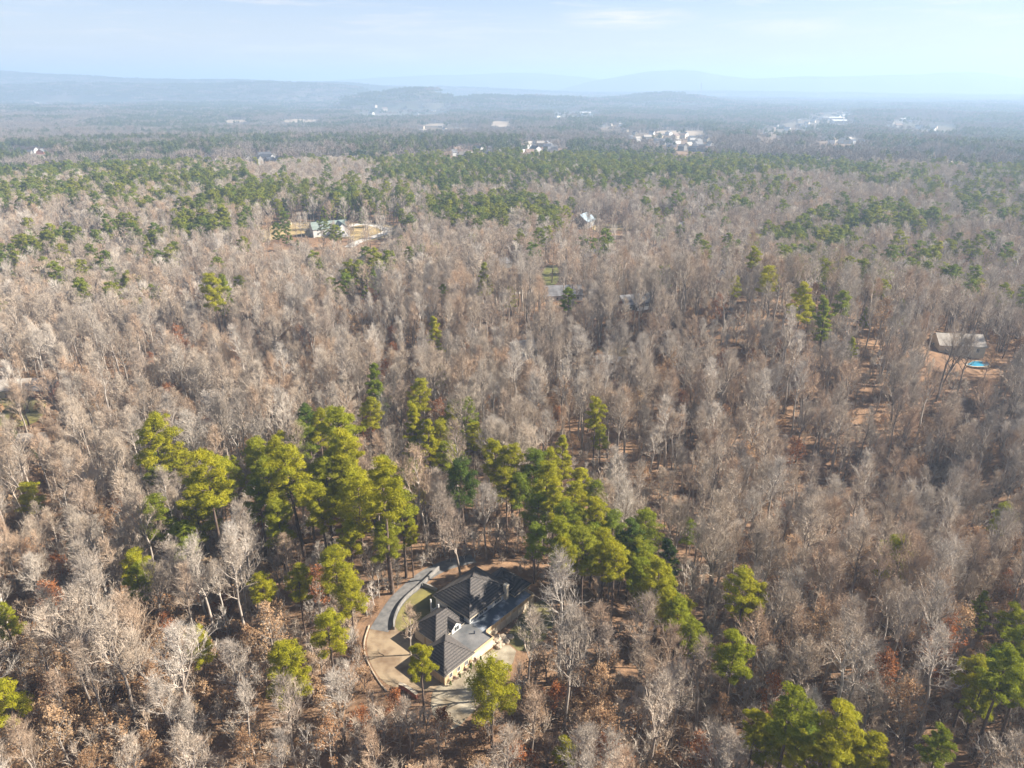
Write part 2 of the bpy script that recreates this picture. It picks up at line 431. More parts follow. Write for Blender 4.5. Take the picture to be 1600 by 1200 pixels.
def mountain(name, dist, prof, rough, seed):
    r = np.random.default_rng(seed)
    us = np.linspace(prof[0][0], prof[-1][0], 260)
    cv = np.interp(us, [p[0] for p in prof], [p[1] for p in prof])
    k = np.linspace(-1, 1, 21)
    X = np.outer(np.ones(21), (us - 800) / FPX * dist / math.cos(PITCH)) * (1 + 0.0 * k[:, None])
    Y = dist + np.outer(k * 1300, np.ones(260))
    top = CAM_H + (HORIZON_V - cv) / FPX * dist / math.cos(PITCH)
    Z = -40 + (top + 40)[None] * np.exp(-(k[:, None] / .5) ** 2) + (fbm(X / 900 + seed, Y / 900, 5) - .5) * rough * np.exp(-(k[:, None] / .6) ** 2)
    V = np.stack([X, Y, Z], -1).reshape(-1, 3)
    i = np.arange(20)[:, None] * 260; j = np.arange(259)[None]
    a, b, c, d = i + j, i + j + 1, i + 260 + j + 1, i + 260 + j
    F = np.concatenate([np.stack([a, b, c], -1).reshape(-1, 3), np.stack([a, c, d], -1).reshape(-1, 3)])
    me = tri_mesh(name, V, F, [M['mountain']])
    me.polygons.foreach_set('use_smooth', np.ones(len(F), bool))
    return obj(name, me, kind='structure')
mountain('mountain_ridge', 9300, [(850, 140), (905, 127), (960, 117), (985, 113), (1015, 111), (1045, 113), (1075, 118), (1110, 122), (1200, 121.5), (1270, 120.5), (1340, 118), (1375, 114), (1400, 113.5), (1425, 116), (1450, 121), (1490, 126), (1560, 131), (1650, 140)], 60, 4)
mountain('mountain_ridge', 11500, [(480, 131), (590, 124), (690, 120), (750, 119), (800, 117), (840, 117.5), (880, 121), (930, 125), (1100, 128), (1300, 128), (1480, 127), (1560, 122), (1620, 118), (1700, 119), (1900, 128)], 60, 9)

def make_haze():
    m = bpy.data.materials.new('haze_air'); m.use_nodes = True
    t = m.node_tree; t.nodes.clear()
    v = N(t, 'ShaderNodeVolumePrincipled')
    v.inputs['Color'].default_value = HAZE_COLOR
    v.inputs['Density'].default_value = HAZE_DENSITY
    v.inputs['Anisotropy'].default_value = HAZE_ANISO
    o = N(t, 'ShaderNodeOutputMaterial')
    t.links.new(v.outputs[0], o.inputs['Volume'])
    try: m.cycles.homogeneous_volume = True
    except Exception: pass
    b = MB(); b.box(-41000, -41000, -180, 41000, 41000, 290)
    build(b, 'haze', m, kind='stuff')
make_haze()

# ------------------------------------------------------------------ ground cover patches (draped sheets)
def inside(poly, x, y):
    x, y = np.asarray(x, float), np.asarray(y, float)
    r = np.zeros(np.broadcast(x, y).shape, bool)
    n = len(poly)
    for i in range(n):
        (x0, y0), (x1, y1) = poly[i], poly[(i + 1) % n]
        c = ((y0 > y) != (y1 > y)) & (x < (x1 - x0) * (y - y0) / ((y1 - y0) if y1 != y0 else 1e-9) + x0)
        r ^= c
    return r
def smooth_poly(poly, it=2):
    for _ in range(it):
        q = []
        for i in range(len(poly)):
            a, b = poly[i], poly[(i + 1) % len(poly)]
            q += [(a[0] * .75 + b[0] * .25, a[1] * .75 + b[1] * .25), (a[0] * .25 + b[0] * .75, a[1] * .25 + b[1] * .75)]
        poly = q
    return poly
def patch(name, poly, mat, lift, smooth=2, step=None):
    import bmesh
    from mathutils.geometry import delaunay_2d_cdt
    poly = smooth_poly(poly, smooth) if smooth else poly
    xs, ys = [p[0] for p in poly], [p[1] for p in poly]
    step = step or max(1.0, (max(xs) - min(xs)) / 24)
    gx, gy = np.meshgrid(np.arange(min(xs), max(xs), step), np.arange(min(ys), max(ys), step))
    ok = inside(poly, gx, gy)
    pts = [Vector(p) for p in poly] + [Vector((a, b)) for a, b in zip(gx[ok], gy[ok])]
    n = len(poly)
    v, e, f, *_ = delaunay_2d_cdt(pts, [(i, (i + 1) % n) for i in range(n)], [list(range(n))], 1, 1e-4)
    z = terrain(np.array([p.x for p in v]), np.array([p.y for p in v])) + lift
    me = bpy.data.meshes.new(name)
    me.from_pydata([(p.x, p.y, float(q)) for p, q in zip(v, z)], [], f)
    me.materials.append(mat)
    me.update()
    for p in me.polygons:
        if p.normal.z < 0: p.flip()
    return obj(name, me, kind='structure')
def ribbon(name, line, width, mat, lift):
    line = [Vector(p).to_2d() for p in line]
    for _ in range(2):
        q = [line[0]]
        for a, b in zip(line, line[1:]): q += [a * .75 + b * .25, a * .25 + b * .75]
        line = q + [line[-1]]
    L_, R_ = [], []
    for i, p in enumerate(line):
        d = (line[min(i + 1, len(line) - 1)] - line[max(i - 1, 0)]).normalized()
        nrm = Vector((-d.y, d.x)) * width / 2
        L_.append(p + nrm); R_.append(p - nrm)
    V = []
    for a, b in zip(L_, R_):
        for q in (a, b): V.append((q.x, q.y, float(terrain(q.x, q.y)) + lift))
    me = bpy.data.meshes.new(name)
    me.from_pydata(V, [], [(2 * i, 2 * i + 1, 2 * i + 3, 2 * i + 2) for i in range(len(line) - 1)])
    me.materials.append(mat); me.update()
    for p in me.polygons:
        if p.normal.z < 0: p.flip()
    return obj(name, me, kind='structure')
G = lambda lst: [ground_at(u, v) for u, v in lst]
CLEAR = []          # (polygon, density kept inside, whether trees may stand in front of it)
def clear(poly, keep=0.0, shield=True):
    CLEAR.append((poly, keep, shield))

# round the dark-roofed house
drive_poly = [at(*p) for p in [(579, 978), (571, 1008), (580, 1040), (598, 1066), (622, 1076), (668, 1082), (700, 1075), (745, 1000), (690, 940), (655, 930), (640, 925), (618, 948), (600, 962)]]
patch('driveway', drive_poly, M['tan_drive'], 0.03, 1)
lawn_poly = [at(*p) for p in [(617, 984), (619, 965), (630, 943), (650, 924), (664, 917), (690, 922), (700, 950), (655, 985), (640, 990)]]
patch('courtyard_lawn', lawn_poly, M['lawn_dark'], 0.07, 1)
ribbon('driveway_lane', [at(*p) for p in [(592, 985), (606, 962), (621, 938), (643, 916), (668, 894), (700, 878), (740, 868)]], 4.2, M['asphalt'], 0.05)
pad_poly = [at(*p) for p in [(676, 1075), (672, 1110), (690, 1136), (712, 1140), (735, 1118), (770, 1075), (812, 1022), (790, 1003), (745, 1030), (705, 1062)]]
patch('parking_pad', pad_poly, M['concrete'], 0.035, 1)
yard_poly = [at(*p) for p in [(790, 1000), (815, 1022), (850, 1005), (875, 960), (840, 930), (800, 980)]]
patch('side_yard', yard_poly, M['lawn_dark'], 0.02, 1)
clear(G([(1190, 650), (1380, 630), (1560, 650), (1590, 860), (1430, 900), (1260, 870)]), .85, False)        # the open wood on the slope above the ravine
house_clear = [at(*p) for p in [(567, 985), (562, 1020), (590, 1075), (640, 1085), (668, 1105), (690, 1130), (720, 1130), (760, 1085), (818, 1040), (850, 1010), (862, 960), (838, 925), (800, 885), (745, 872), (690, 880), (640, 905), (600, 950)]]
clear(house_clear)
clear([(2, 104), (40, 104), (42, 130), (24, 134), (6, 132)], .3, False)

# ------------------------------------------------------------------ buildings
HO = Vector((-8.68, 115.23, 0.0)); HA = math.radians(48.6)
def HT(a, b, z):
    return (HO.x + a * math.cos(HA) - b * math.sin(HA), HO.y + a * math.sin(HA) + b * math.cos(HA), z)
def roof_face(mb, E0, E1, T0, T1, course=0.52):
    """One roof slope laid in stepped courses from the eave E0-E1 to the top T0-T1."""
    E0, E1, T0, T1 = map(Vector, (E0, E1, T0, T1))
    n = max(3, int(((T0 + T1) / 2 - (E0 + E1) / 2).length / course))
    nr = (E1 - E0).cross((T0 + T1) / 2 - E0).normalized()
    if nr.z < 0: nr = -nr
    for k in range(n):
        a, b = k / n, (k + 1) / n
        p = [E0.lerp(T0, a) + nr * .10, E1.lerp(T1, a) + nr * .10, E1.lerp(T1, b) + nr * .012, E0.lerp(T0, b) + nr * .012]
        q = [E0.lerp(T0, a) - nr * .02, E1.lerp(T1, a) - nr * .02]
        mb.add(p + q, [(0, 1, 2, 3), (0, 4, 5, 1)])
def hip_roof(name, a0, a1, b0, b1, ze, ridge, mat, parent, T=HT, over=.45, course=.52):
    """ridge: two (a, b, z) points, equal for a pyramid; the first lies nearer a0."""
    a0, a1, b0, b1 = a0 - over, a1 + over, b0 - over, b1 + over
    r0, r1 = ridge
    P = lambda q: T(*q)
    c = [(a0, b0, ze), (a1, b0, ze), (a1, b1, ze), (a0, b1, ze)]
    mb = MB()
    roof_face(mb, P(c[0]), P(c[1]), P(r0), P(r1), course)
    roof_face(mb, P(c[1]), P(c[2]), P(r1), P(r1), course)
    roof_face(mb, P(c[2]), P(c[3]), P(r1), P(r0), course)
    roof_face(mb, P(c[3]), P(c[0]), P(r0), P(r0), course)
    mb.add([T(x, y, z - .06) for x, y, z in c], [(0, 3, 2, 1)])
    rf = build(mb, 'roof', mat, parent)
    for e, r in zip(c, (r0, r1, r1, r0)):
        cp = MB()
        cp.tube([Vector(P(e)) + Vector((0, 0, .03)), Vector(P(r)) + Vector((0, 0, .07))], [.11, .11], 4)
        build(cp, 'ridge_cap', mat, rf)
    fa = MB()
    for p, q in zip(c, c[1:] + c[:1]):
        d = Vector((q[0] - p[0], q[1] - p[1], 0)).normalized(); nn = Vector((d.y, -d.x, 0)) * .05
        pts = []
        for z in (-.24, 0.02):
            for s in (0, 1):
                for e in (p, q): pts.append(T(e[0] + nn.x * s, e[1] + nn.y * s, ze + z))
        fa.add(pts, [(0, 1, 5, 4), (2, 6, 7, 3), (0, 2, 3, 1), (4, 5, 7, 6), (0, 4, 6, 2), (1, 3, 7, 5)])
    build(fa, 'fascia', M['cream'], rf)
    return rf
def window_at(parent, T, a, b, z, along, w=1.1, h=1.2, frame=None):
    """A window on a wall; along 'a' or 'b' is the wall's run, the sign gives the side it faces."""
    s = -1 if along[0] == '-' else 1
    ax = along[-1]
    fr, pn = MB(), MB()
    def bx(mb, x0, z0, x1, z1, d0, d1):
        d0, d1 = sorted((d0 * s, d1 * s))
        if ax == 'a': mb.box(a + x0, b + d0, z + z0, a + x1, b + d1, z + z1, 0, T)
        else: mb.box(a + d0, b + x0, z + z0, a + d1, b + x1, z + z1, 0, T)
    for x0, z0, x1, z1 in ((-w / 2, 0, -w / 2 + .1, h), (w / 2 - .1, 0, w / 2, h), (-w / 2 + .1, 0, w / 2 - .1, .1), (-w / 2 + .1, h - .1, w / 2 - .1, h), (-.03, .1, .03, h - .1)):
        bx(fr, x0, z0, x1, z1, 0.003, .07)
    f = build(fr, 'window', frame or M['white'], parent)
    bx(pn, -w / 2 + .1, .1, w / 2 - .1, h - .1, .004, .03)
    build(pn, 'pane', M['glass'], f)

def main_house():
    h = thing('villa', 'large dark-roofed villa with several pyramid roofs and a terrace in the forest clearing', 'house', HT(0, 0, 0))
    h['label'] = 'large villa with brown and slate pyramid roofs and a flat terrace beside the curved driveway'
    base = Vector(HT(0, 0, 0))
    T = lambda a, b, z: tuple(Vector(HT(a, b, z)) - base)
    def walls(a0, a1, b0, b1, z0, z1, mat):
        mb = MB(); mb.box(a0, b0, z0, a1, b1, z1, 0, T)
        return build(mb, 'wall', mat, h)
    walls(0, 12.3, 0, 10.2, -.5, 4.2, M['white'])
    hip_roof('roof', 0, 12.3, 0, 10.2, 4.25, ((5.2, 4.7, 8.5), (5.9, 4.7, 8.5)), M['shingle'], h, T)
    for a in (2.0, 3.4, 4.8, 8.0, 9.0): window_at(h, T, a, 0, 2.75, '-a', 1.1, 1.15)
    for b in (2.2, 6.0): window_at(h, T, 0, b, 2.5, '-b', 1.3, 1.2)
    # porch at the far left corner of the main block
    pm = MB(); pm.box(-1.6, 7.6, .9, 0, 10.2, 1.1, 0, T); build(pm, 'porch_floor', M['white'], h)
    for a, b in ((-1.5, 10.1), (-1.5, 7.7)):
        c = MB(); c.box(a - .12, b - .12, 0, a + .12, b + .12, 4.15, 0, T); build(c, 'column', M['white'], h)
    rl = MB(); rl.box(-1.58, 7.85, 1.9, -1.5, 9.95, 2.0, 0, T)
    for k in range(7): rl.box(-1.57, 8.0 + .3 * k, 1.1, -1.52, 8.05 + .3 * k, 1.9, 0, T)
    build(rl, 'railing', M['white'], h)
    # garage block
    walls(-13, -5.7, -6.1, 1.2, -.5, 2.6, M['siding'])
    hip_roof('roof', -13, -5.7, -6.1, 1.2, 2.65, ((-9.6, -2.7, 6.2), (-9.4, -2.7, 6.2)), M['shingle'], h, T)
    for a in (-11.4, -9.3, -7.2): window_at(h, T, a, -6.1, .8, '-a', .9, 1.2)
    # side block with the garage doors
    walls(-8.3, -2.0, 1.3, 7.7, -.5, 2.8, M['siding'])
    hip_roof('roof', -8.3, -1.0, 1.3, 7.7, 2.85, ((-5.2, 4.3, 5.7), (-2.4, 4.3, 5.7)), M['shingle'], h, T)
    for b in (2.9, 6.1):
        d = MB(); d.box(-8.36, b - 1.3, 0, -8.3, b + 1.3, 2.3, 0, T)
        for k in range(4): d.box(-8.39, b - 1.25, .06 + k * .56, -8.362, b + 1.25, .56 + k * .56, 0, T)
        build(d, 'garage_door', M['tan_wall'], h)
    # cross gable with the white arched window, over the terrace
    g = MB()
    for s in (-1, 1):
        roof_face(g, T(-3.2 + s * 1.5, .4, 3.5), T(-3.2 + s * 1.5, 4.4, 3.5), T(-3.2, .4, 4.75), T(-3.2, 4.4, 4.75))
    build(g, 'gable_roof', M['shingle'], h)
    gw = MB()
    gw.add([T(-4.5, .6, 2.4), T(-1.9, .6, 2.4), T(-1.9, .6, 3.5), T(-3.2, .6, 4.6), T(-4.5, .6, 3.5), T(-4.5, 1.29, 2.4), T(-1.9, 1.29, 2.4), T(-1.9, 1.29, 3.5), T(-3.2, 1.29, 4.6), T(-4.5, 1.29, 3.5)],
           [(0, 1, 2, 3, 4), (0, 4, 9, 5), (1, 6, 7, 2), (2, 7, 8, 3), (4, 3, 8, 9)])
    build(gw, 'gable_wall', M['white'], h)
    window_at(h, T, -3.2, .6, 2.6, '-a', 1.4, 1.2)
    # terrace: two flat decks with a parapet
    d1 = MB(); d1.box(-5.6, -6.2, 2.2, .3, 1.25, 2.4, 0, T); build(d1, 'terrace_deck', M['membrane'], h)
    d2 = MB(); d2.box(.302, -4.2, 2.2, 15.4, -.004, 2.4, 0, T); build(d2, 'terrace_deck', M['deck'], h)
    d3 = MB(); d3.box(-1.9, 1.254, 2.2, -.004, 7.6, 2.4, 0, T); build(d3, 'terrace_deck', M['deck'], h)
    walls(-5.6, .3, -6.1, 1.2, -.5, 2.195, M['tan_wall'])
    walls(.3, 15.3, -4.1, -.01, -.5, 2.195, M['tan_wall'])
    pp = MB()
    pp.box(-5.6, -6.3, 2.2, .4, -6.203, 2.75, 0, T); pp.box(.303, -6.2, 2.2, .4, -4.2, 2.75, 0, T)
    build(pp, 'parapet', M['siding'], h)
    p2 = MB(); p2.box(.402, -4.3, 2.2, 15.5, -4.203, 3.1, 0, T); p2.box(15.403, -4.2, 2.2, 15.5, -1.6, 3.1, 0, T)
    build(p2, 'parapet', M['siding'], h)
    for k in range(9):
        c = MB(); c.box(.9 + 1.8 * k, -4.36, -.5, 1.05 + 1.8 * k, -4.303, 3.14, 0, T); build(c, 'post', M['cream'], h)
    vp = MB(); vp.tube([T(-1.3, -2.6, 2.4), T(-1.3, -2.6, 3.1)], [.16, .16], 8, cap=True); build(vp, 'vent_pipe', M['roof_dark'], h)
    # rear block and chimney
    walls(12.31, 17, -1.5, 6.5, -.5, 3.2, M['siding'])
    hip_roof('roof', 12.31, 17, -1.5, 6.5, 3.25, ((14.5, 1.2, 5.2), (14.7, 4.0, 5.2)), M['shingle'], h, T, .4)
    ch = MB(); ch.box(10.3, -.75, 2.4, 11.2, -.02, 6.0, 0, T)
    c = build(ch, 'chimney', M['tan_wall'], h)
    cc = MB(); cc.box(10.2, -.85, 6.0, 11.3, .08, 6.2, 0, T); build(cc, 'chimney_cap', M['cream'], c)
    for a, b in ((4.6, 1.5), (6.0, 1.2)):
        vb = MB(); s = 4.25 + (b + .45) / 5.15 * 4.25; vb.tube([T(a, b, s), T(a, b, s + .55)], [.09, .09], 6, cap=True); build(vb, 'roof_vent', M['roof_dark'], h)
main_house()

def kerb_wall(name, label, cat, pts, w, hgt, mat, cap=None):
    pts = [Vector((*p, 0)) for p in pts]
    for _ in range(2):
        q = [pts[0]]
        for a, b in zip(pts, pts[1:]): q += [a * .75 + b * .25, a * .25 + b * .75]
        pts = q + [pts[-1]]
    b0 = pts[0]
    t = thing(name, label, cat, b0)
    def run(w_, z0, z1, m, nm):
        mb = MB(); n = len(pts)
        for i, p in enumerate(pts):
            d = (pts[min(i + 1, n - 1)] - pts[max(i - 1, 0)]).normalized(); nr = Vector((-d.y, d.x, 0)) * w_ / 2
            for z in (z0, z1):
                for s in (1, -1): mb.v.append(tuple(p - b0 + nr * s + Vector((0, 0, z))))
        for i in range(n - 1):
            o, e = 4 * i, 4 * i + 4
            for q in ((0, 2, 6, 4), (1, 5, 7, 3), (2, 3, 7, 6)): mb.f.append(tuple(o + x for x in q)); mb.m.append(0)
        for o in (0, 4 * n - 4): mb.f.append((o, o + 1, o + 3, o + 2)); mb.m.append(0)
        build(mb, nm, m, t)
    run(w, -.3, hgt, mat, 'wall_face')
    if cap: run(w + .1, hgt, hgt + .1, cap, 'coping')
kerb_wall('retaining_wall', 'curved grey retaining wall with pale coping round the courtyard lawn', 'wall', [at(*p) for p in [(616, 984), (616, 970), (622, 953), (632, 938), (650, 922), (660, 914), (674, 900), (686, 889)]], .22, .7, M['grey_wall'], M['grey_wall'])
kerb_wall('garden_wall', 'short grey garden wall from the retaining wall to the villa porch', 'wall', [at(*p) for p in [(661, 915), (672, 919), (683, 925)]], .22, .8, M['grey_wall'], M['grey_wall'])
kerb_wall('kerb', 'low pale kerb along the outer edge of the tan driveway', 'kerb', [at(*p) for p in [(577, 977), (569, 1000), (569, 1020), (577, 1040), (592, 1066), (604, 1080)]], .2, .18, M['stone'])
kerb_wall('entrance_wall', 'low red brick wall with pale coping at the driveway end', 'wall', [at(*p) for p in [(624, 1075), (634, 1078), (652, 1092)]], .5, 1.1, M['brick'], M['cream'])

def boulder_mesh(seed):
    import bmesh
    r = random.Random(seed)
    bm = bmesh.new(); bmesh.ops.create_icosphere(bm, subdivisions=2, radius=1)
    for v in bm.verts:
        v.co *= 1 + .35 * (r.random() - .5)
        v.co.z *= .7
    me = bpy.data.meshes.new('boulder'); bm.to_mesh(me); bm.free(); me.materials.append(M['stone'])
    return me
bms = [boulder_mesh(i) for i in range(3)]
NUM = ['first', 'second', 'third', 'fourth', 'fifth', 'sixth', 'seventh', 'eighth', 'ninth', 'tenth', 'eleventh', 'twelfth', 'thirteenth', 'fourteenth', 'fifteenth', 'sixteenth', 'seventeenth', 'eighteenth', 'nineteenth', 'twentieth']
for i, (u, v, s) in enumerate(sorted([(768, 1006, .9), (776, 1001, 1.2), (783, 1006, .8), (786, 998, 1.0), (792, 1003, .7), (779, 1012, .7), (797, 996, .8)])):
    x, y = at(u, v); o = obj('boulder', bms[i % 3])
    o.location = (x, y, s * .3); o.scale = (s, s * .9, s * .8); o.rotation_euler = (0, 0, i)
    o['label'] = f'brown boulder, {NUM[i]} from the left in the heap beside the terrace wall'; o['category'] = 'boulder'; o['group'] = 'boulders heaped beside the terrace'

# ---- smaller houses of the woods and the far town
def gable_house(name, label, cat, loc, rz, w, d, hw, hr, wall, roof, group=None, win=0, chim=False, door=True, dormers=0, wing=None, over=.4):
    t = thing(name, label, cat, loc, rz, group)
    wb = MB()
    wb.add([(-w / 2, -d / 2, -1.5), (w / 2, -d / 2, -1.5), (w / 2, d / 2, -1.5), (-w / 2, d / 2, -1.5), (-w / 2, -d / 2, hw), (w / 2, -d / 2, hw), (w / 2, d / 2, hw), (-w / 2, d / 2, hw), (-w / 2, 0, hw + hr), (w / 2, 0, hw + hr)],
           [(0, 1, 5, 4), (2, 3, 7, 6), (1, 2, 6, 9, 5), (3, 0, 4, 8, 7)])
    build(wb, 'wall', M[wall], t)
    def slab(mb, x0, x1, y0, z0, y1, z1):
        mb.add([(x0, y0, z0 + .02), (x1, y0, z0 + .02), (x1, y1, z1 + .02), (x0, y1, z1 + .02), (x0, y0, z0 + .25), (x1, y0, z0 + .25), (x1, y1, z1 + .25), (x0, y1, z1 + .25)],
               [(0, 3, 2, 1), (4, 5, 6, 7), (0, 1, 5, 4), (1, 2, 6, 5), (2, 3, 7, 6), (3, 0, 4, 7)])
    k = hr / (d / 2)
    rb = MB()
    for s in (-1, 1): slab(rb, -w / 2 - over, w / 2 + over, s * (d / 2 + over), hw - k * over, 0, hw + hr)
    rf = build(rb, 'roof', M[roof], t)
    if chim:
        c = MB(); c.box(w * .28, -.5, hw, w * .28 + 1, .5, hw + hr + 1.2); build(c, 'chimney', M['brick'], rf)
    if wing:
        ww, wd, wx, hh, rr = wing
        wm = MB()
        y0 = -d / 2 - wd
        wm.add([(wx - ww / 2, y0, -1.5), (wx + ww / 2, y0, -1.5), (wx + ww / 2, -d / 2 + .01, -1.5), (wx - ww / 2, -d / 2 + .01, -1.5), (wx - ww / 2, y0, hh), (wx + ww / 2, y0, hh), (wx + ww / 2, -d / 2 + .01, hh), (wx - ww / 2, -d / 2 + .01, hh), (wx, y0, hh + rr), (wx, 0, hh + rr)],
               [(0, 1, 5, 8, 4), (1, 2, 6, 5), (3, 0, 4, 7)])
        build(wm, 'wall', M[wall], t)
        wr = MB(); kk = rr / (ww / 2)
        for s in (-1, 1):
            x0, z0 = wx + s * (ww / 2 + over), hh - kk * over
            p = [(x0, y0 - over, z0), (wx, y0 - over, hh + rr), (wx, -.2, hh + rr), (x0, -.2, z0)]
            wr.add([(a, b, c + .03) for a, b, c in p] + [(a, b, c + .27) for a, b, c in p], [(0, 3, 2, 1), (4, 5, 6, 7), (0, 1, 5, 4), (1, 2, 6, 5), (2, 3, 7, 6), (3, 0, 4, 7)])
        build(wr, 'roof', M[roof], t)
        window_at(t, lambda a, b, z: (a, b, z), wx, y0, hh * .35, '-a', min(2, ww * .4), 1.4)
    I = lambda a, b, z: (a, b, z)
    for i in range(win):
        x = -w / 2 + w * (i + .7) / (win + .4)
        for zz in ([1.0] if hw < 4.5 else [1.0, 3.9]): window_at(t, I, x, -d / 2, zz, '-a', 1.2, 1.5)
    if win:
        for sgn in ('-b', 'b'):
            for zz in ([1.0] if hw < 4.5 else [1.0, 3.9]): window_at(t, I, -w / 2 if sgn == '-b' else w / 2, 0, zz, sgn, 1.3, 1.5)
    if door and win:
        dm = MB(); dm.box(w * .08, -d / 2 - .06, 0, w * .08 + 1.1, -d / 2 - .004, 2.2); build(dm, 'door', M['roof_brown'], t)
    for i in range(dormers):
        x = -w / 2 + w * (i + .5) / dormers
        y0 = -d * .36; zb = hw + hr - k * abs(y0)
        dm = MB(); dm.box(x - .9, y0, zb - .3, x + .9, y0 + 1.6, zb + 1.3)
        dd = build(dm, 'dormer', M[wall], rf)
        dr = MB()
        for s in (-1, 1): dr.add([(x + s * 1.15, y0 - .25, zb + 1.25), (x, y0 - .25, zb + 2.1), (x, y0 + 2.6, zb + 2.1), (x + s * 1.15, y0 + 2.6, zb + 1.25)], [(0, 1, 2, 3)])
        dr.add([(x - .9, y0, zb + 1.3), (x + .9, y0, zb + 1.3), (x, y0, zb + 2.0)], [(0, 1, 2)])
        build(dr, 'dormer_roof', M[roof], t)
        window_at(t, I, x, y0, zb, '-a', 1.0, 1.2)
    return t
def house_on(u, v, rz, w, d, hw, hr, wall, roof, label, name='house', cat='house', clearr=.85, keep=0.15, **kw):
    x, y = ground_at(u, v)
    z = float(terrain(x, y))
    R = max(w, d) * .62 * clearr
    clear([(x + R * math.cos(a), y + R * math.sin(a) - R * .25) for a in np.linspace(0, 2 * math.pi, 14)[:-1]], keep if name == 'farmhouse' else 0, name != 'hidden')
    CLEAR[-1] = (CLEAR[-1][0], 0.0, .05 if name == 'farmhouse' else .2)
    return gable_house(name, label, cat, (x, y, z), math.radians(rz), w, d, hw, hr, wall, roof, **kw)

# mid-distance houses, lawns and drives
def lawn(name, px, mat, keep=.22, lift=.3, shield=True):
    poly = smooth_poly(G(px), 2)
    patch(name, G(px), mat, lift)
    clear(poly, keep, shield)
lawn('lawn', [(408, 378), (412, 358), (440, 348), (500, 347), (545, 349), (600, 350), (636, 358), (618, 370), (560, 382), (545, 372), (500, 374), (455, 366), (430, 376)], M['lawn_dry'], .14, .3, .3)
ribbon('farm_drive', G([(538, 358), (552, 352), (572, 351), (595, 356), (610, 362), (590, 370), (560, 378), (545, 388)]), 7, M['road'], .45)
house_on(515, 366, 28, 26, 11, 5.2, 4.2, 'white', 'roof_green', 'white farmhouse with steep green-grey roofs on the dry lawn', wing=(9, 8, 7, 5.2, 4.0), win=5, dormers=2, name='farmhouse')
house_on(500, 362, -62, 13, 9, 4.2, 3.6, 'white', 'roof_dark', 'white outbuilding with dark steep roof beside the white farmhouse', win=2, name='outbuilding')
house_on(448, 352, 10, 7, 5, 2.6, 1.8, 'tan_wall', 'roof_brown', 'small brown shed on the dry lawn beyond the pines', name='shed', cat='shed', win=1)
house_on(606, 322, 20, 18, 11, 5.0, 3.6, 'brick', 'roof_brown', 'red brick house with brown roof behind the white farmhouse', win=4, wing=(7, 4, 4, 5, 3))
house_on(622, 330, -10, 12, 9, 3.4, 3.0, 'white', 'roof_pale', 'white cottage with pale roof beside the red brick house', win=3, name='cottage')
house_on(132, 350, 55, 12, 9, 5.6, 4.8, 'cream', 'roof_pale', 'cream gabled house with tall pale gable among bare trees', win=3, clearr=1.4)
house_on(112, 356, 15, 13, 8, 3.2, 2.6, 'white', 'roof_grey', 'low white house beside the tall cream gable', win=3, clearr=1.3)
house_on(158, 377, 30, 10, 8, 3.4, 2.4, 'white', 'roof_grey', 'small white house half hidden by pines', win=2)
house_on(302, 456, 25, 15, 10, 4.2, 3.4, 'brick', 'roof_dark', 'brick house with dark roof beside the yellow-green pine pair', win=3, wing=(6, 3, 3, 4, 3))
house_on(912, 355, 62, 17, 12, 5.5, 5.2, 'grey_wall', 'roof_blue', 'house with steep pale blue metal roof at the wood edge', win=3, clearr=1.5)
lawn('lawn', [(925, 362), (925, 352), (960, 350), (1005, 352), (1008, 358), (960, 362)], M['lawn_dry'], .1)
house_on(1066, 366, 40, 15, 11, 4.6, 4.4, 'grey_wall', 'roof_grey', 'grey house with steep grey roofs beside a small green lawn', win=3, wing=(6, 4, -3, 4.4, 3.6), clearr=1.3)
lawn('lawn', [(1026, 372), (1028, 350), (1045, 350), (1046, 374)], M['lawn_green'], .1)
house_on(1127, 447, -15, 15, 9, 4.6, 3.6, 'brick', 'roof_dark', 'brick house with black roof and two white dormers', win=4, dormers=2, clearr=1.35)
house_on(1266, 455, 30, 17, 10, 3.8, 3.4, 'grey_wall', 'roof_grey', 'pale grey roofed house behind bare trees', win=3, wing=(7, 4, 4, 3.6, 3))
lawn('lawn', [(1300, 462), (1310, 450), (1370, 452), (1375, 462)], M['lawn_dry'], .25)
house_on(878, 468, 8, 19, 11, 3.2, 3.8, 'white', 'roof_grey', 'long grey roofed house below the bright green lawn', win=5, chim=True, clearr=1.2)
lawn('lawn', [(845, 448), (846, 420), (872, 412), (876, 446)], M['lawn_green'], .08)
ribbon('yard_road', G([(780, 462), (830, 458), (860, 455)]), 4, M['road'], .4)
house_on(990, 482, 20, 14, 9, 3.2, 3.0, 'grey_wall', 'roof_grey', 'low grey house near a yellow-green lawn strip', win=3)
ribbon('woodland_drive', G([(1016, 452), (1012, 470), (1004, 488)]), 4.5, M['road'], .4)
house_on(928, 408, 12, 16, 10, 3.6, 3.6, 'tan_wall', 'roof_dark', 'tan house with dark roof between bare grey trees', win=3, wing=(5, 3, 4, 3.4, 3))
house_on(786, 418, 35, 8, 7, 3.2, 2.4, 'grey_wall', 'roof_grey', 'small grey shed alone in the bare woods', name='shed', cat='shed', clearr=1.6)
house_on(822, 556, 20, 12, 8, 3.4, 2.6, 'white', 'roof_pale', 'white cottage with pale roof inside the bare woods', win=3, name='cottage')
lawn('lawn', [(925, 556), (930, 545), (985, 545), (1000, 556), (960, 562)], M['lawn_dry'], .1)
ribbon('woodland_drive', G([(915, 568), (940, 563), (968, 565)]), 4.5, M['road'], .4)
house_on(1492, 548, -8, 17, 11, 3.4, 3.2, 'tan_wall', 'roof_pale', 'pale roofed house beside the blue swimming pool', win=4, clearr=1.3)
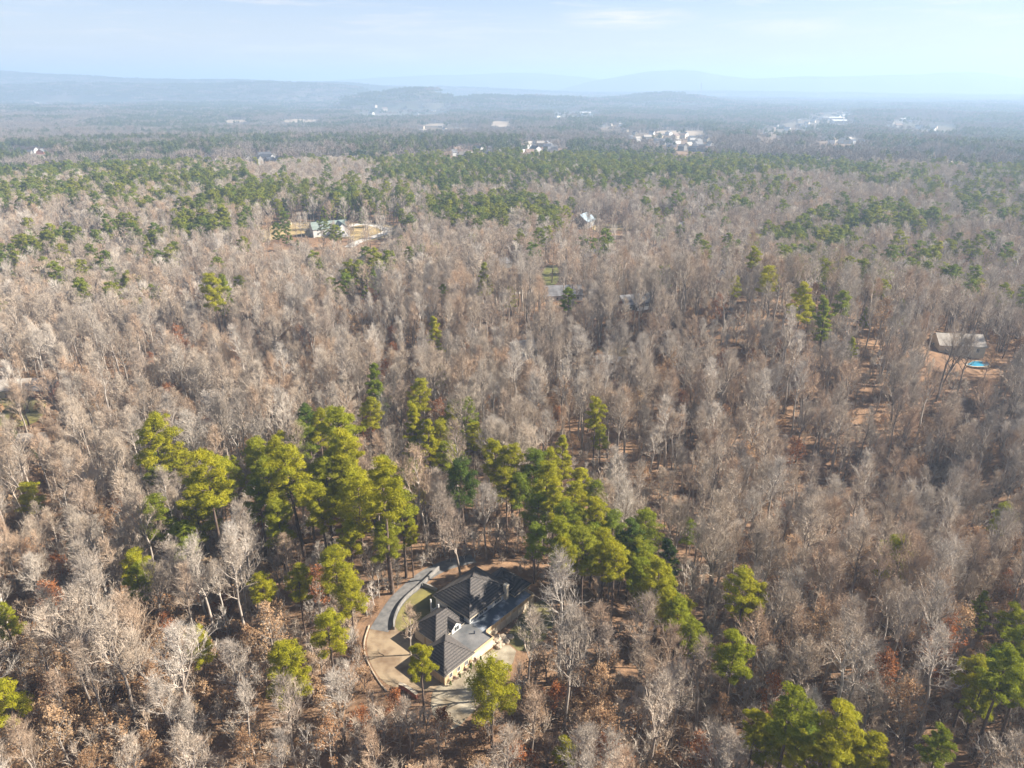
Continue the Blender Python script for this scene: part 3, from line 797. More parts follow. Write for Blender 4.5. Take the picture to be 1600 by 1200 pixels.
def pool():
    x, y = ground_at(1527, 572); z = float(terrain(x, y)) + .45
    t = thing('swimming_pool', 'bright blue swimming pool with tan stone surround in a woodland garden', 'pool', (x, y, z), .15)
    out = [(5.6 * math.cos(a) * (1 + .12 * math.sin(2 * a)), 3.4 * math.sin(a)) for a in np.linspace(0, 2 * math.pi, 29)[:-1]]
    inn = [(p * .84, q * .8) for p, q in out]; n = len(out)
    b = MB(); b.add([(p, q, -.6) for p, q in out] + [(p, q, .12) for p, q in out] + [(p, q, .12) for p, q in inn] + [(p, q, -.6) for p, q in inn],
                    [(k, (k + 1) % n, n + (k + 1) % n, n + k) for k in range(n)] + [(n + k, n + (k + 1) % n, 2 * n + (k + 1) % n, 2 * n + k) for k in range(n)] + [(2 * n + k, 2 * n + (k + 1) % n, 3 * n + (k + 1) % n, 3 * n + k) for k in range(n)])
    build(b, 'coping', M['stone'], t)
    w = MB(); w.add([(p, q, .02) for p, q in inn], [tuple(range(n))]); build(w, 'water_surface', M['water'], t)
    clear([(x + 12 * math.cos(a), y - 3 + 9 * math.sin(a)) for a in np.linspace(0, 6, 12)], 0, .3)
pool()
# the garden at the left edge
lawn('lawn', [(-60, 665), (-60, 600), (20, 598), (70, 602), (75, 640), (60, 668), (0, 672)], M['lawn_dark'], .12)
ribbon('garden_drive', G([(110, 600), (114, 618), (112, 636), (102, 648)]), 4, M['asphalt'], .3)
house_on(12, 618, 10, 18, 9, 3.0, 2.6, 'tan_wall', 'roof_pale', 'long house with pale metal roof at the dark garden', win=4, clearr=1.2)
house_on(78, 620, -12, 10, 8, 3.4, 2.8, 'brick', 'roof_grey', 'brick house with grey roof behind the pale trunks', win=3, clearr=1.2)
house_on(53, 695, 8, 7, 5, 2.6, 1.4, 'grey_wall', 'roof_pale', 'small grey shed with pale roof beside a dark cedar', name='shed', cat='shed', win=1, clearr=1.5)

# tan fields and far settlements
lawn('field', [(0, 248), (5, 238), (60, 240), (98, 244), (96, 250), (50, 250)], M['field_tan'], 0, 1.0)
for px in ([(1020, 212), (1022, 205), (1060, 204), (1108, 207), (1100, 213)], [(760, 197), (765, 190), (790, 190), (805, 194), (790, 199)], [(345, 192), (350, 188), (390, 188), (396, 191), (370, 193)], [(430, 192), (440, 188), (500, 187), (505, 190)], [(660, 198), (668, 194), (700, 193), (706, 197)], [(1440, 258), (1445, 252), (1530, 254), (1536, 260)]):
    lawn('field', px, M['field_tan'], 0, 1.5, .02)
def settlement(px, n, place, seed, walls, roofs, size=1.0, keep=.18):
    size *= 1.0
    r = random.Random(seed)
    us, vs = [p[0] for p in px], [p[1] for p in px]
    poly = G(px)
    cx, cyy = sum(p[0] for p in poly) / len(poly), sum(p[1] for p in poly) / len(poly)
    clear(smooth_poly([(cx + (x - cx) * 1.1, cyy + (y - cyy) * 1.1) for x, y in poly], 1), keep, .04)
    spots, tries = [], 0
    while len(spots) < n and tries < 4000:
        tries += 1
        u, v = r.uniform(min(us), max(us)), r.uniform(min(vs), max(vs))
        if not inside(px, u, v): continue
        x, y = ground_at(u, v)
        if all(abs(u - q[0]) + 2.2 * abs(v - q[1]) > 6.5 for q in spots): spots.append((u, v, x, y))
    spots.sort()
    seen = {}
    for i, (u, v, x, y) in enumerate(spots):
        wl, rf = walls[i % len(walls)], roofs[(i * 7 // 3) % len(roofs)]
        key = (wl, rf); seen[key] = seen.get(key, 0) + 1
        wn = {'white': 'white', 'cream': 'cream', 'tan_wall': 'tan', 'brick': 'red brick', 'grey_wall': 'grey'}[wl]
        rn = {'roof_grey': 'grey', 'roof_dark': 'dark', 'roof_pale': 'pale', 'roof_brown': 'brown'}[rf]
        gable_house('house', f'tiny {wn} house, {rn} roof, {NUM[seen[key] - 1]} such from the left {place}', 'house', (x, y, float(terrain(x, y)) + .5), r.uniform(0, 3.1), r.uniform(13, 20) * size, r.uniform(9, 12) * size, r.uniform(4.5, 7) * size, r.uniform(3, 4.5) * size, wl, rf, group='houses ' + place)
WW = ['white', 'cream', 'white', 'tan_wall', 'grey_wall']; RR = ['roof_grey', 'roof_dark', 'roof_brown', 'roof_grey', 'roof_pale']
settlement([(980, 222), (985, 210), (1060, 210), (1110, 216), (1112, 238), (1050, 242), (1030, 226)], 34, 'in the distant tan-field subdivision', 1, WW, RR)
settlement([(1185, 218), (1195, 205), (1240, 192), (1300, 176), (1330, 172), (1325, 186), (1260, 204), (1215, 222)], 26, 'on the hazy climbing street', 2, WW, RR, 1.1)
settlement([(690, 246), (700, 236), (770, 236), (782, 244), (740, 250)], 12, 'beyond the grey woods', 3, WW, RR)
settlement([(808, 246), (815, 228), (870, 226), (900, 230), (860, 246)], 14, 'by the small yellow field', 4, WW, RR)
settlement([(385, 258), (388, 246), (430, 246), (445, 254), (420, 259)], 7, 'above the green pine band', 5, ['white', 'grey_wall', 'white'], ['roof_dark', 'roof_dark', 'roof_grey'], 1.1)
settlement([(312, 254), (315, 246), (340, 248), (345, 256)], 3, 'beside the dark roofed cluster', 6, ['white'], ['roof_dark', 'roof_brown', 'roof_pale'])
settlement([(40, 246), (45, 239), (78, 240), (88, 246)], 3, 'on the bare tan hill', 7, ['grey_wall', 'white', 'brick'], ['roof_dark', 'roof_grey', 'roof_brown'])
settlement([(650, 212), (655, 198), (740, 198), (750, 210)], 12, 'in the pale valley village', 8, WW, RR)
settlement([(860, 186), (870, 178), (930, 176), (940, 184)], 8, 'under the far wooded hill', 9, WW, RR, 1.2)
settlement([(1270, 226), (1280, 220), (1350, 222), (1360, 230)], 9, 'below the hazy street', 10, WW, RR, 1.1)
settlement([(1380, 200), (1390, 192), (1480, 194), (1500, 206), (1440, 208)], 9, 'on the hazy far plain', 11, WW, RR, 1.3)
settlement([(30, 170), (40, 156), (120, 158), (220, 160), (215, 172)], 8, 'below the long blue ridge', 12, WW, RR, 1.5)
settlement([(560, 180), (570, 168), (660, 166), (700, 172), (690, 182)], 8, 'before the dark far hill', 13, WW, RR, 1.4)
settlement([(930, 206), (940, 196), (975, 196), (985, 206)], 5, 'left of the valley field', 15, WW, RR)
for i, (u, v, w, lb) in enumerate([(1300, 188, 70, 'long white warehouse on the hazy far plain'), (1410, 190, 60, 'white warehouse beside the hazy housing'), (1310, 193, 50, 'second lower white warehouse before the long one'), (1375, 178, 60, 'pale long hall under the far right hill'), (915, 180, 45, 'white hall at the foot of the wooded hill')]):
    x, y = ground_at(u, v); clear([(x + 60 * math.cos(a), y - 30 + 70 * math.sin(a)) for a in np.linspace(0, 6, 10)], 0)
    gable_house('warehouse', lb, 'warehouse', (x, y, float(terrain(x, y)) + .5), random.uniform(-.2, .2), w, 24, 9, 3, 'white', 'white')

def mast():
    x, y = (1054 - 800) / FPX * 4700 / .93, 4700.0
    z = float(terrain(x, y))
    t = thing('radio_mast', 'thin red and white lattice mast on the wooded hill', 'mast', (x, y, z))
    H, k = 96.0, 12
    for s in range(k):
        z0, z1 = H * s / k, H * (s + 1) / k
        w0, w1 = 4.5 * (1 - .8 * s / k), 4.5 * (1 - .8 * (s + 1) / k)
        mb = MB(); c = [(1, 1), (-1, 1), (-1, -1), (1, -1)]
        for i, (a, b) in enumerate(c):
            a2, b2 = c[(i + 1) % 4]
            mb.tube([(a * w0, b * w0, z0), (a * w1, b * w1, z1)], [.45, .45], 4)
            mb.tube([(a * w0, b * w0, z0), (a2 * w1, b2 * w1, z1)], [.25, .25], 3)
        build(mb, 'mast_section', M['steel'] if s % 2 else M['white'], t)
mast()

# ------------------------------------------------------------------ tree prototypes
def unit(v): return v / max(np.linalg.norm(v), 1e-9)
def rot_about(v, ax, a):
    return v * math.cos(a) + np.cross(ax, v) * math.sin(a) + ax * ax.dot(v) * (1 - math.cos(a))
def off_dir(d, ang, az):
    p = np.cross(d, [0.3, 0.5, 0.81]); p = unit(p)
    return unit(rot_about(rot_about(d, p, ang), d, az))
class TM:
    """Triangles for one tree part."""
    def __init__(s): s.V, s.F, s.n = [], [], 0
    def tube(s, P, R, k):
        P = np.asarray(P, float); m = len(P)
        D = np.gradient(P, axis=0)
        D /= np.linalg.norm(D, axis=1)[:, None] + 1e-9
        a = np.cross(D, [0.31, 0.77, 0.11]); a /= np.linalg.norm(a, axis=1)[:, None] + 1e-9
        b = np.cross(D, a)
        t = np.arange(k) * 2 * math.pi / k
        V = P[:, None] + (a[:, None] * np.cos(t)[None, :, None] + b[:, None] * np.sin(t)[None, :, None]) * np.asarray(R)[:, None, None]
        i, j = np.meshgrid(np.arange(m - 1), np.arange(k), indexing='ij'); j2 = (j + 1) % k
        q = [i * k + j, i * k + j2, (i + 1) * k + j2, (i + 1) * k + j]
        F = np.concatenate([np.stack([q[0], q[1], q[2]], -1).reshape(-1, 3), np.stack([q[0], q[2], q[3]], -1).reshape(-1, 3)])
        s.V.append(V.reshape(-1, 3)); s.F.append(F + s.n); s.n += m * k
    def slivers(s, B, D, W_, r, out=None):
        """One pointed triangle from each base B along D (n x 3), W_ wide at its foot."""
        B, D = np.asarray(B), np.asarray(D)
        sd = np.cross(D, r.normal(size=D.shape) if out is None else out + r.normal(0, .28, D.shape)); sd /= np.linalg.norm(sd, axis=1)[:, None] + 1e-9
        w = np.asarray(W_)[:, None] / 2
        V = np.stack([B - sd * w, B + sd * w, B + D], 1).reshape(-1, 3)
        n = len(B)
        s.V.append(V); s.F.append(np.arange(n * 3).reshape(n, 3) + s.n); s.n += n * 3
    def data(s): return np.concatenate(s.V), np.concatenate(s.F)
    def mesh(s, name, mat):
        V, F = s.data(); return tri_mesh(name, V, F, [mat])
def merged(name, parts):
    V, F, mi, o = [], [], [], 0
    for k, (tm, mat) in enumerate(parts):
        v, f = tm.data(); V.append(v); F.append(f + o); mi.append(np.full(len(f), k)); o += len(v)
    return tri_mesh(name, np.concatenate(V), np.concatenate(F), [m for _, m in parts], np.concatenate(mi))

def skeleton(r, H, first, spread, nl, n2, n3, n4, tw, lean=0.03, fork=False, upright=0.0):
    """Bare broadleaf tree, unit metres: trunk+limbs in one TM, finer wood in another. tw: twig width."""
    trunk, crown = TM(), TM()
    n = 9
    z = np.linspace(0, 1, n)
    wob = np.cumsum(r.normal(0, .012 * H, (n, 2)), 0) * z[:, None] ** .6
    ln = r.normal(0, lean, 2)
    P = np.stack([wob[:, 0] + ln[0] * H * z, wob[:, 1] + ln[1] * H * z, z * H * .97], -1)
    r0 = H * .0125 + .03
    trunk.tube(P, r0 * (1 - z) ** .75 + .02, 6)
    stems = [(P, r0, first)]
    if fork:
        k = r.integers(3, 5); p = P[k]
        d = off_dir(np.array([0, 0, 1.0]), math.radians(24), r.uniform(0, 6.28)); L_ = H * .8 - p[2]
        t = np.linspace(0, 1, 6)[:, None]
        Q = p + d * L_ * t + np.array([0, 0, 1]) * L_ * .25 * t ** 2 + np.cumsum(r.normal(0, .15, (6, 3)), 0) * t
        trunk.tube(Q, r0 * .7 * (1 - t[:, 0]) ** .7 + .02, 5)
        stems.append((Q, r0 * .7, .25))
    B3, D3, B4, D4 = [], [], [], []
    for S, rr, f0 in stems:
        m = nl if S is P else nl // 2
        for i in range(m):
            f = f0 + (1 - f0) * ((i + r.uniform(0, .8)) / m) ** .85
            f = min(f, .97)
            x = f * (len(S) - 1); a = int(x); p = S[a] + (S[min(a + 1, len(S) - 1)] - S[a]) * (x - a)
            q = (f - f0) / (1 - f0)
            el = math.radians(r.uniform(20, 42) + 34 * q + upright * 20)
            az = i * 2.4 + r.uniform(-.5, .5)
            L1 = spread * (0.55 + .45 * math.sin(math.pi * min(1, .25 + q * .85))) * r.uniform(.75, 1.15) * (1 - .45 * q)
            d = np.array([math.cos(el) * math.cos(az), math.cos(el) * math.sin(az), math.sin(el)])
            t = np.linspace(0, 1, 5)[:, None]
            Q = p + d * L1 * t + np.array([0, 0, 1]) * L1 * .22 * t ** 2 + np.cumsum(r.normal(0, .035 * L1, (5, 3)), 0) * t
            rl = max(.05, rr * (1 - f) ** .5 * .5)
            trunk.tube(Q, rl * (1 - t[:, 0]) + .022, 4)
            for j in range(n2):
                g = .22 + .78 * (j + r.uniform(0, .9)) / n2; g = min(g, .98)
                x = g * 4; a = int(x); p2 = Q[a] + (Q[min(a + 1, 4)] - Q[a]) * (x - a)
                d2 = off_dir(unit(Q[min(a + 1, 4)] - Q[max(a - 0, 0)] if a < 4 else d), r.uniform(.45, .95), r.uniform(0, 6.28))
                d2 = unit(d2 + np.array([0, 0, .35]))
                L2 = L1 * r.uniform(.3, .5) * (1.15 - .55 * g) + .5
                u = np.linspace(0, 1, 3)[:, None]
                Q2 = p2 + d2 * L2 * u + r.normal(0, .06 * L2, (3, 3)) * u
                crown.tube(Q2, np.array([max(.03, tw * 1.7), max(.02, tw * 1.1), .012]), 3)
                for k in range(n3):
                    h = .15 + .85 * (k + r.uniform(0, .9)) / n3
                    p3 = p2 + d2 * L2 * min(h, 1)
                    d3 = unit(off_dir(d2, r.uniform(.4, 1.0), r.uniform(0, 6.28)) + np.array([0, 0, .3]))
                    L3 = r.uniform(.9, 1.9) * (H / 24) ** .5
                    B3.append(p3); D3.append(d3 * L3)
                    for e in range(n4):
                        p4 = p3 + d3 * L3 * r.uniform(.15, .95)
                        B4.append(p4); D4.append(unit(off_dir(d3, r.uniform(.3, .9), r.uniform(0, 6.28)) + np.array([0, 0, .2])) * r.uniform(.45, 1.0) * (H / 24) ** .5)
    crown.slivers(B3, D3, np.full(len(B3), tw * 1.25), r)
    if B4: crown.slivers(B4, D4, np.full(len(B4), tw * .85), r)
    return trunk, crown, np.array(B4 if B4 else B3), np.array(D4 if B4 else D3)

def leafy(r, H, first, spread, nl, n2, n3, size, per=3):
    """Broadleaf tree that still holds its dead leaves: small leaf-sized faces along the twigs."""
    trunk, crown, B, D = skeleton(r, H, first, spread, nl, n2, n3, 1, .035, fork=False)
    lf = TM()
    n = len(B) * per
    idx = np.repeat(np.arange(len(B)), per)
    b = B[idx] + D[idx] * r.uniform(0, 1, (n, 1)) + r.normal(0, .18, (n, 3))
    d = r.normal(size=(n, 3)); d[:, 2] -= .3
    d = d / np.linalg.norm(d, axis=1)[:, None] * size * r.uniform(.7, 1.3, (n, 1))
    lf.slivers(b, d, size * r.uniform(.6, 1.0, n), r)
    return trunk, crown, lf

def pine(r, H, cb, spread, nb, ncl, nbl, blade, bw, cone=False, flat=.62):
    """Pine: bare tapering trunk, whorled limbs, needle tufts in separate clumps. nbl: blades to a clump."""
    trunk, fol = TM(), TM()
    z = np.linspace(0, 1, 8)
    wob = np.cumsum(r.normal(0, .006 * H, (8, 2)), 0); ln = r.normal(0, .02, 2) * H
    P = np.stack([wob[:, 0] * z + ln[0] * z, wob[:, 1] * z + ln[1] * z, z * H], -1)
    trunk.tube(P, (H * .0125 + .04) * (1 - z) ** .8 + .03, 6)
    C, S = [], []
    for i in range(nb):
        f = cb + (1 - cb) * (i + r.uniform(0, .7)) / nb; f = min(f, .99)
        q = (f - cb) / (1 - cb)
        x = f * 7; a = int(x); p = P[a] + (P[min(a + 1, 7)] - P[a]) * (x - a)
        prof = (1 - q) ** .8 * .95 + .12 if cone else (math.sin(math.pi * (.22 + .72 * q)) ** .8) * (1 - .25 * q)
        L1 = spread * prof * r.uniform(.6, 1.15)
        el = math.radians(r.uniform(-8, 22) + 40 * q * q)
        az = i * 2.4 + r.uniform(-.5, .5)
        d = np.array([math.cos(el) * math.cos(az), math.cos(el) * math.sin(az), math.sin(el)])
        t = np.linspace(0, 1, 4)[:, None]
        Q = p + d * L1 * t + np.array([0, 0, 1.0]) * L1 * .18 * t ** 2
        trunk.tube(Q, np.array([.10, .075, .05, .02]) * H / 24, 3)
        m = max(1, int(round(ncl * (L1 / spread + .2))))
        for j in range(m):
            g = 1 - .62 * j / max(1, ncl) + r.uniform(-.06, .04)
            c = p + (Q[3] - p) * g + r.normal(0, .26 * spread / 4, 3)
            c[2] += r.uniform(-.1, .45)
            C.append(c); S.append(r.uniform(.6, 1.1) * (spread / 4.2) * (1.0 if not cone else .8) * 1.12)
    C.append(P[-1] + np.array([0, 0, -.2])); S.append(.9 * spread / 4.2)
    C, S = np.array(C), np.array(S)
    n = len(C) * nbl
    idx = np.repeat(np.arange(len(C)), nbl)
    v = r.normal(size=(n, 3)); v /= np.linalg.norm(v, axis=1)[:, None]
    v[:, 2] = np.where(v[:, 2] < -.15, -v[:, 2], v[:, 2])
    rad = r.uniform(.45, 1.0, n) ** .6
    off = v * np.array([1, 1, flat]) * (S[idx] * rad)[:, None]
    b = C[idx] + off
    d = facing(v, r) * blade * r.uniform(.7, 1.25, (n, 1))
    fol.slivers(b - d * .4, d, bw * r.uniform(.7, 1.3, n), r, v)
    return trunk, fol
def facing(v, r):
    """Needle spray directions that lie against the tuft's surface, tips up and out."""
    tg = np.cross(v, r.normal(size=v.shape))
    return unit_rows(unit_rows(tg) + v * .45 + np.array([0, 0, .35]))
def unit_rows(a): return a / (np.linalg.norm(a, axis=1)[:, None] + 1e-9)

R_ = lambda s: np.random.default_rng(s)
def P2(name, tm, cm, mt, mc):
    return dict(trunk=tm.mesh(name + '_trunk', mt), crown=cm.mesh(name + '_crown', mc), full=merged(name, [(tm, mt), (cm, mc)]))
BARE, PINE, BROWN = [], [], []
spec = [(25, .42, 6.2, 17, 0), (27, .5, 5.2, 16, 0), (23, .38, 6.6, 18, 1), (24, .55, 4.6, 14, 0), (21, .35, 6.0, 17, 1), (26, .45, 5.8, 17, 1), (19, .3, 5.6, 16, 0), (28, .52, 5.0, 16, 0)]
for i, (H, f, s, nl, fk) in enumerate(spec):
    t, c, _, _ = skeleton(R_(100 + i), H, f, s * .95, nl + 2, 7, 5, 5, .036, fork=bool(fk), upright=.5)
    d = P2('bare', t, c, M['bark_pale'], M['twig']); d['H'] = H; BARE.append(d)
for i, (H, cb, s, nb, cone) in enumerate([(25, .55, 4.4, 30, 0), (23, .5, 4.8, 32, 0), (27, .6, 4.0, 28, 0), (19, .38, 4.2, 34, 0), (20, .28, 3.4, 44, 1), (16, .2, 3.2, 44, 1), (24, .48, 5.2, 36, 0)]):
    t, fo = pine(R_(200 + i), H, cb, s * 1.02, nb, 4.2, 84, .72, .135, bool(cone))
    d = P2('pine', t, fo, M['bark_pine'], M['needle']); d['H'] = H; d['cone'] = cone; PINE.append(d)
def recolour(p, mat, key='crown'):
    me = p[key].copy(); me.materials[0] = mat; return me
for p in PINE:
    p['yellow'], p['dark'] = recolour(p, M['needle_yellow']), recolour(p, M['needle_dark'])
for i, (H, f, s, nl) in enumerate([(13, .18, 4.8, 14), (16, .25, 4.6, 14), (9, .12, 3.8, 12), (19, .3, 5.2, 15)]):
    t, c, lf = leafy(R_(300 + i), H, f, s, nl, 6, 5, .34, 4)
    cl = TM(); cl.V, cl.F, cl.n = c.V + [v for v in lf.V], c.F + [x + c.n for x in lf.F], c.n + lf.n
    d = dict(trunk=t.mesh('brown_trunk', M['bark_pale']), crown=merged('brown_crown', [(lf, M['leaf_brown']), (c, M['twig'])]), full=merged('brown', [(t, M['bark_pale']), (lf, M['leaf_brown']), (c, M['twig'])]), H=H)
    d['russet'] = d['crown'].copy(); d['russet'].materials[0] = M['leaf_russet']
    d['purple'] = d['crown'].copy(); d['purple'].materials[0] = M['leaf_purple']
    BROWN.append(d)
# undergrowth: saplings and scrub
SCRUB = []
for i, H in enumerate((4.5, 6.5, 3.2, 8.5)):
    t, c, B, D = skeleton(R_(400 + i), H, .08, H * .38, 11, 4, 4, 2, .035)
    SCRUB.append(merged('scrub', [(t, M['bark_pale']), (c, M['twig'])]))
for i, H in enumerate((3.5, 5.0, 2.4)):
    t, c, lf = leafy(R_(430 + i), H, .06, H * .5, 9, 4, 4, .30, 3)
    SCRUB.append(merged('scrub', [(t, M['bark_pale']), (lf, M['leaf_brown']), (c, M['twig'])]))
# coarser builds for farther woods
BARE_MID, PINE_MID, BARE_GROVE, PINE_GROVE, BARE_FAR, PINE_FAR = [], [], [], [], [], []
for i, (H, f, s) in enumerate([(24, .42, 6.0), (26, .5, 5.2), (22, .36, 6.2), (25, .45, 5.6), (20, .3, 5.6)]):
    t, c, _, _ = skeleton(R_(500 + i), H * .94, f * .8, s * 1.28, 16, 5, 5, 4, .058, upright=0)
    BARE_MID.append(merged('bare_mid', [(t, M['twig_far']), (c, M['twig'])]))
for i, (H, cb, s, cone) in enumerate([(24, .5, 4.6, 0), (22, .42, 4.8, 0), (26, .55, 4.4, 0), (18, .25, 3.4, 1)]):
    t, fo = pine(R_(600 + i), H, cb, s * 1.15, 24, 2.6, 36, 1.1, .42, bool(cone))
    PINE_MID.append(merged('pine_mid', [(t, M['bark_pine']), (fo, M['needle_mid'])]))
def grove(seed, n, side, kind, nb, size, wid):
    r = R_(seed); tr, cr_ = TM(), TM()
    for k in range(n):
        x, y = r.uniform(-side / 2, side / 2, 2); H = r.uniform(17, 27)
        rad = r.uniform(4.5, 6.5) if kind == 'bare' else r.uniform(3.2, 4.8)
        tr.tube([[x, y, -2], [x, y, H * .85]], [.35, .12], 3)
        v = unit_rows(r.normal(size=(nb, 3))); v[:, 2] = np.abs(v[:, 2]) * 1.1 - .25
        c = np.array([x, y, H * .66])
        b = c + v * np.array([rad, rad, H * .32]) * r.uniform(.35, 1, (nb, 1)) ** .6
        if kind == 'bare':
            d = unit_rows(v + np.array([0, 0, .5]) + r.normal(0, .5, (nb, 3))) * size * r.uniform(.7, 1.3, (nb, 1))
            cr_.slivers(b - d * .4, d, wid * r.uniform(.7, 1.3, nb), r)
        else:
            d = facing(v, r) * size * r.uniform(.7, 1.3, (nb, 1))
            cr_.slivers(b - d * .4, d, wid * r.uniform(.7, 1.3, nb), r, v)
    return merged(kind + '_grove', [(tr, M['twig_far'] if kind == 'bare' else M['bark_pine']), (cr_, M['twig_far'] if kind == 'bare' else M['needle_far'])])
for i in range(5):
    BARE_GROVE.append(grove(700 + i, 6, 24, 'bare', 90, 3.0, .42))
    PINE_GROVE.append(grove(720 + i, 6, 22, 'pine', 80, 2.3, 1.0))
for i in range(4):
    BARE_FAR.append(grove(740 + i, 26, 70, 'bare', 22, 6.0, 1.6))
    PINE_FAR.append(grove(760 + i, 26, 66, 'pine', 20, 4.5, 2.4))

# ------------------------------------------------------------------ where the trees stand
# every tree: x, y, scale, kind, variant, look, label
trees = []
BLOCKS = [(p, k, s, min(q[0] for q in p), max(q[0] for q in p), min(q[1] for q in p), max(q[1] for q in p)) for p, k, s in CLEAR]
def keep_prob(x, y, h=0):
    """How likely a tree may stand here: clearings keep few, and nothing tall hides one from the camera."""
    pr = np.ones(len(x))
    eye = CAM_H - terrain(x, y)
    for s in [0.0] + [h * t for t in (.25, .5, .75, 1.0) if h]:
        k = eye / np.maximum(eye - s, 20)
        xs, ys = x * k, y * k
        for poly, kp, sh, x0, x1, y0, y1 in BLOCKS:
            if s and not sh: continue
            if s and y1 < 200 and s > 12 and kp > .2: continue
            c = (xs > x0) & (xs < x1) & (ys > y0) & (ys < y1)
            if c.any():
                i = np.nonzero(c)[0]
                j = i[inside(poly, xs[i], ys[i])]
                pr[j] = np.minimum(pr[j], kp if not s else sh if isinstance(sh, float) else max(kp, .12 if y1 > 200 else 0.0))
    return pr

# pines picked out one by one in the photograph: crown centre u, v, crown width in photo pixels, look, label
HERO = [
    (658, 1047, 52, 'yellow', 'bright yellow-green pine hiding the corner of the garage roof'),
    (768, 1078, 84, 'yellow', 'broad yellow-green pine over the pale parking pad'),
    (450, 1052, 76, 'yellow', 'lone yellow-green pine with flat clumps among bare trees before the driveway'),
    (515, 1000, 62, 'yellow', 'yellow pine nearest the outer kerb of the tan driveway'),
    (532, 895, 66, 'yellow', 'tall golden pine behind the driveway kerb pine'),
    (548, 940, 62, 'yellow', 'golden pine with hanging foliage just above the tan driveway'),
    (467, 918, 50, 'yellow', 'yellow-green pine second from the golden pine'),
    (412, 922, 46, 'yellow', 'small yellow-green pine beside pale bare trunks'),
    (312, 1012, 52, 'yellow', 'compact rounded yellow-green pine standing alone in brown scrub'),
    (218, 888, 54, 'yellow', 'wide flat-topped yellow pine in the bare woods'),
    (117, 846, 26, 'dark', 'small dark olive pine among pale bare trees'),
    (44, 782, 44, 'yellow', 'flat yellow pine high over white trunks'),
    (14, 975, 54, 'green', 'green pine cut by the picture edge above brown oaks'),
    (22, 1105, 66, 'yellow', 'big yellow-green pine low at the picture edge'),
    (1232, 1135, 76, 'green', 'tall pointed green pine before the brown oak'),
    (1305, 1162, 78, 'yellow', 'bright yellow-green pine crown beside the pointed green pine'),
    (1196, 1172, 64, 'green', 'dark green pine under the pointed pine'),
    (1360, 1185, 70, 'yellow', 'yellow pine edge of the big low clump'),
    (1462, 1182, 60, 'green', 'rounded green pine beside the brown oak'),
    (1545, 1050, 64, 'dark', 'deep green pine mass on the shaded bank'),
    (1588, 1015, 60, 'green', 'pale green pine above the deep green one'),
    (1526, 962, 34, 'green', 'small bright green pine on the dark slope'),
    (1160, 938, 60, 'yellow', 'tall pine with two dark trunks on the brown slope'),
    (1182, 945, 44, 'yellow', 'yellow pine beside the twin-trunk pine'),
    (1030, 912, 64, 'yellow', 'pale yellow pine with a leaning dark trunk'),
    (1058, 972, 52, 'green', 'green pine below the leaning one'),
    (1078, 1000, 44, 'green', 'bright green pine at the ridge end'),
    (1048, 872, 34, 'dark', 'dark conical pine beside the pale ridge pines'),
    (1132, 1035, 36, 'yellow', 'thin yellow pine by the shadowed clearing'),
    (882, 1192, 46, 'yellow', 'yellow pine tip at the lower picture edge'),
    (930, 660, 40, 'yellow', 'lone yellow-green pine rising from grey woods'),
    (940, 690, 36, 'green', 'slim green pine below the lone yellow-green one'),
    (678, 532, 26, 'yellow', 'small yellow cone-shaped pine in the grey woods'),
    (588, 612, 34, 'green', 'solitary green pine on the dark path edge'),
    (578, 655, 40, 'yellow', 'pale yellow-green pine below the solitary green one'),
    (655, 628, 42, 'yellow', 'pine behind the russet tree at the wood path'),
    (482, 668, 50, 'dark', 'darkest tall pine at the head of the pine stand'),
    (535, 690, 64, 'green', 'full green pine next to the darkest tall pine'),
    (724, 757, 64, 'dark', 'dark rounded green pine behind the villa'),
    (245, 702, 66, 'yellow', 'high flat-crowned pine over bare white trees'),
    (290, 735, 46, 'yellow', 'thin pale pine beside the flat-crowned one'),
    (335, 462, 40, 'yellow', 'yellow-green pine beside the hidden brick house'),
    (352, 466, 26, 'green', 'smaller green pine of the pair at the brick house'),
    (195, 452, 24, 'green', 'rounded pine alone in pale woods'),
    (757, 440, 22, 'green', 'small dark green pine near the grey shed'),
    (1200, 443, 36, 'yellow', 'yellow-green pine beside the white dormer house'),
    (1462, 408, 30, 'yellow', 'bright yellow-green pine in blue-grey woods'),
    (1332, 552, 20, 'green', 'small pine in grey woods short of the pool'),
    (1290, 500, 34, 'green', 'blue-green pine near the yellow clump'),
    (1250, 488, 42, 'yellow', 'yellowish pine below the pale grey roofs'),
]
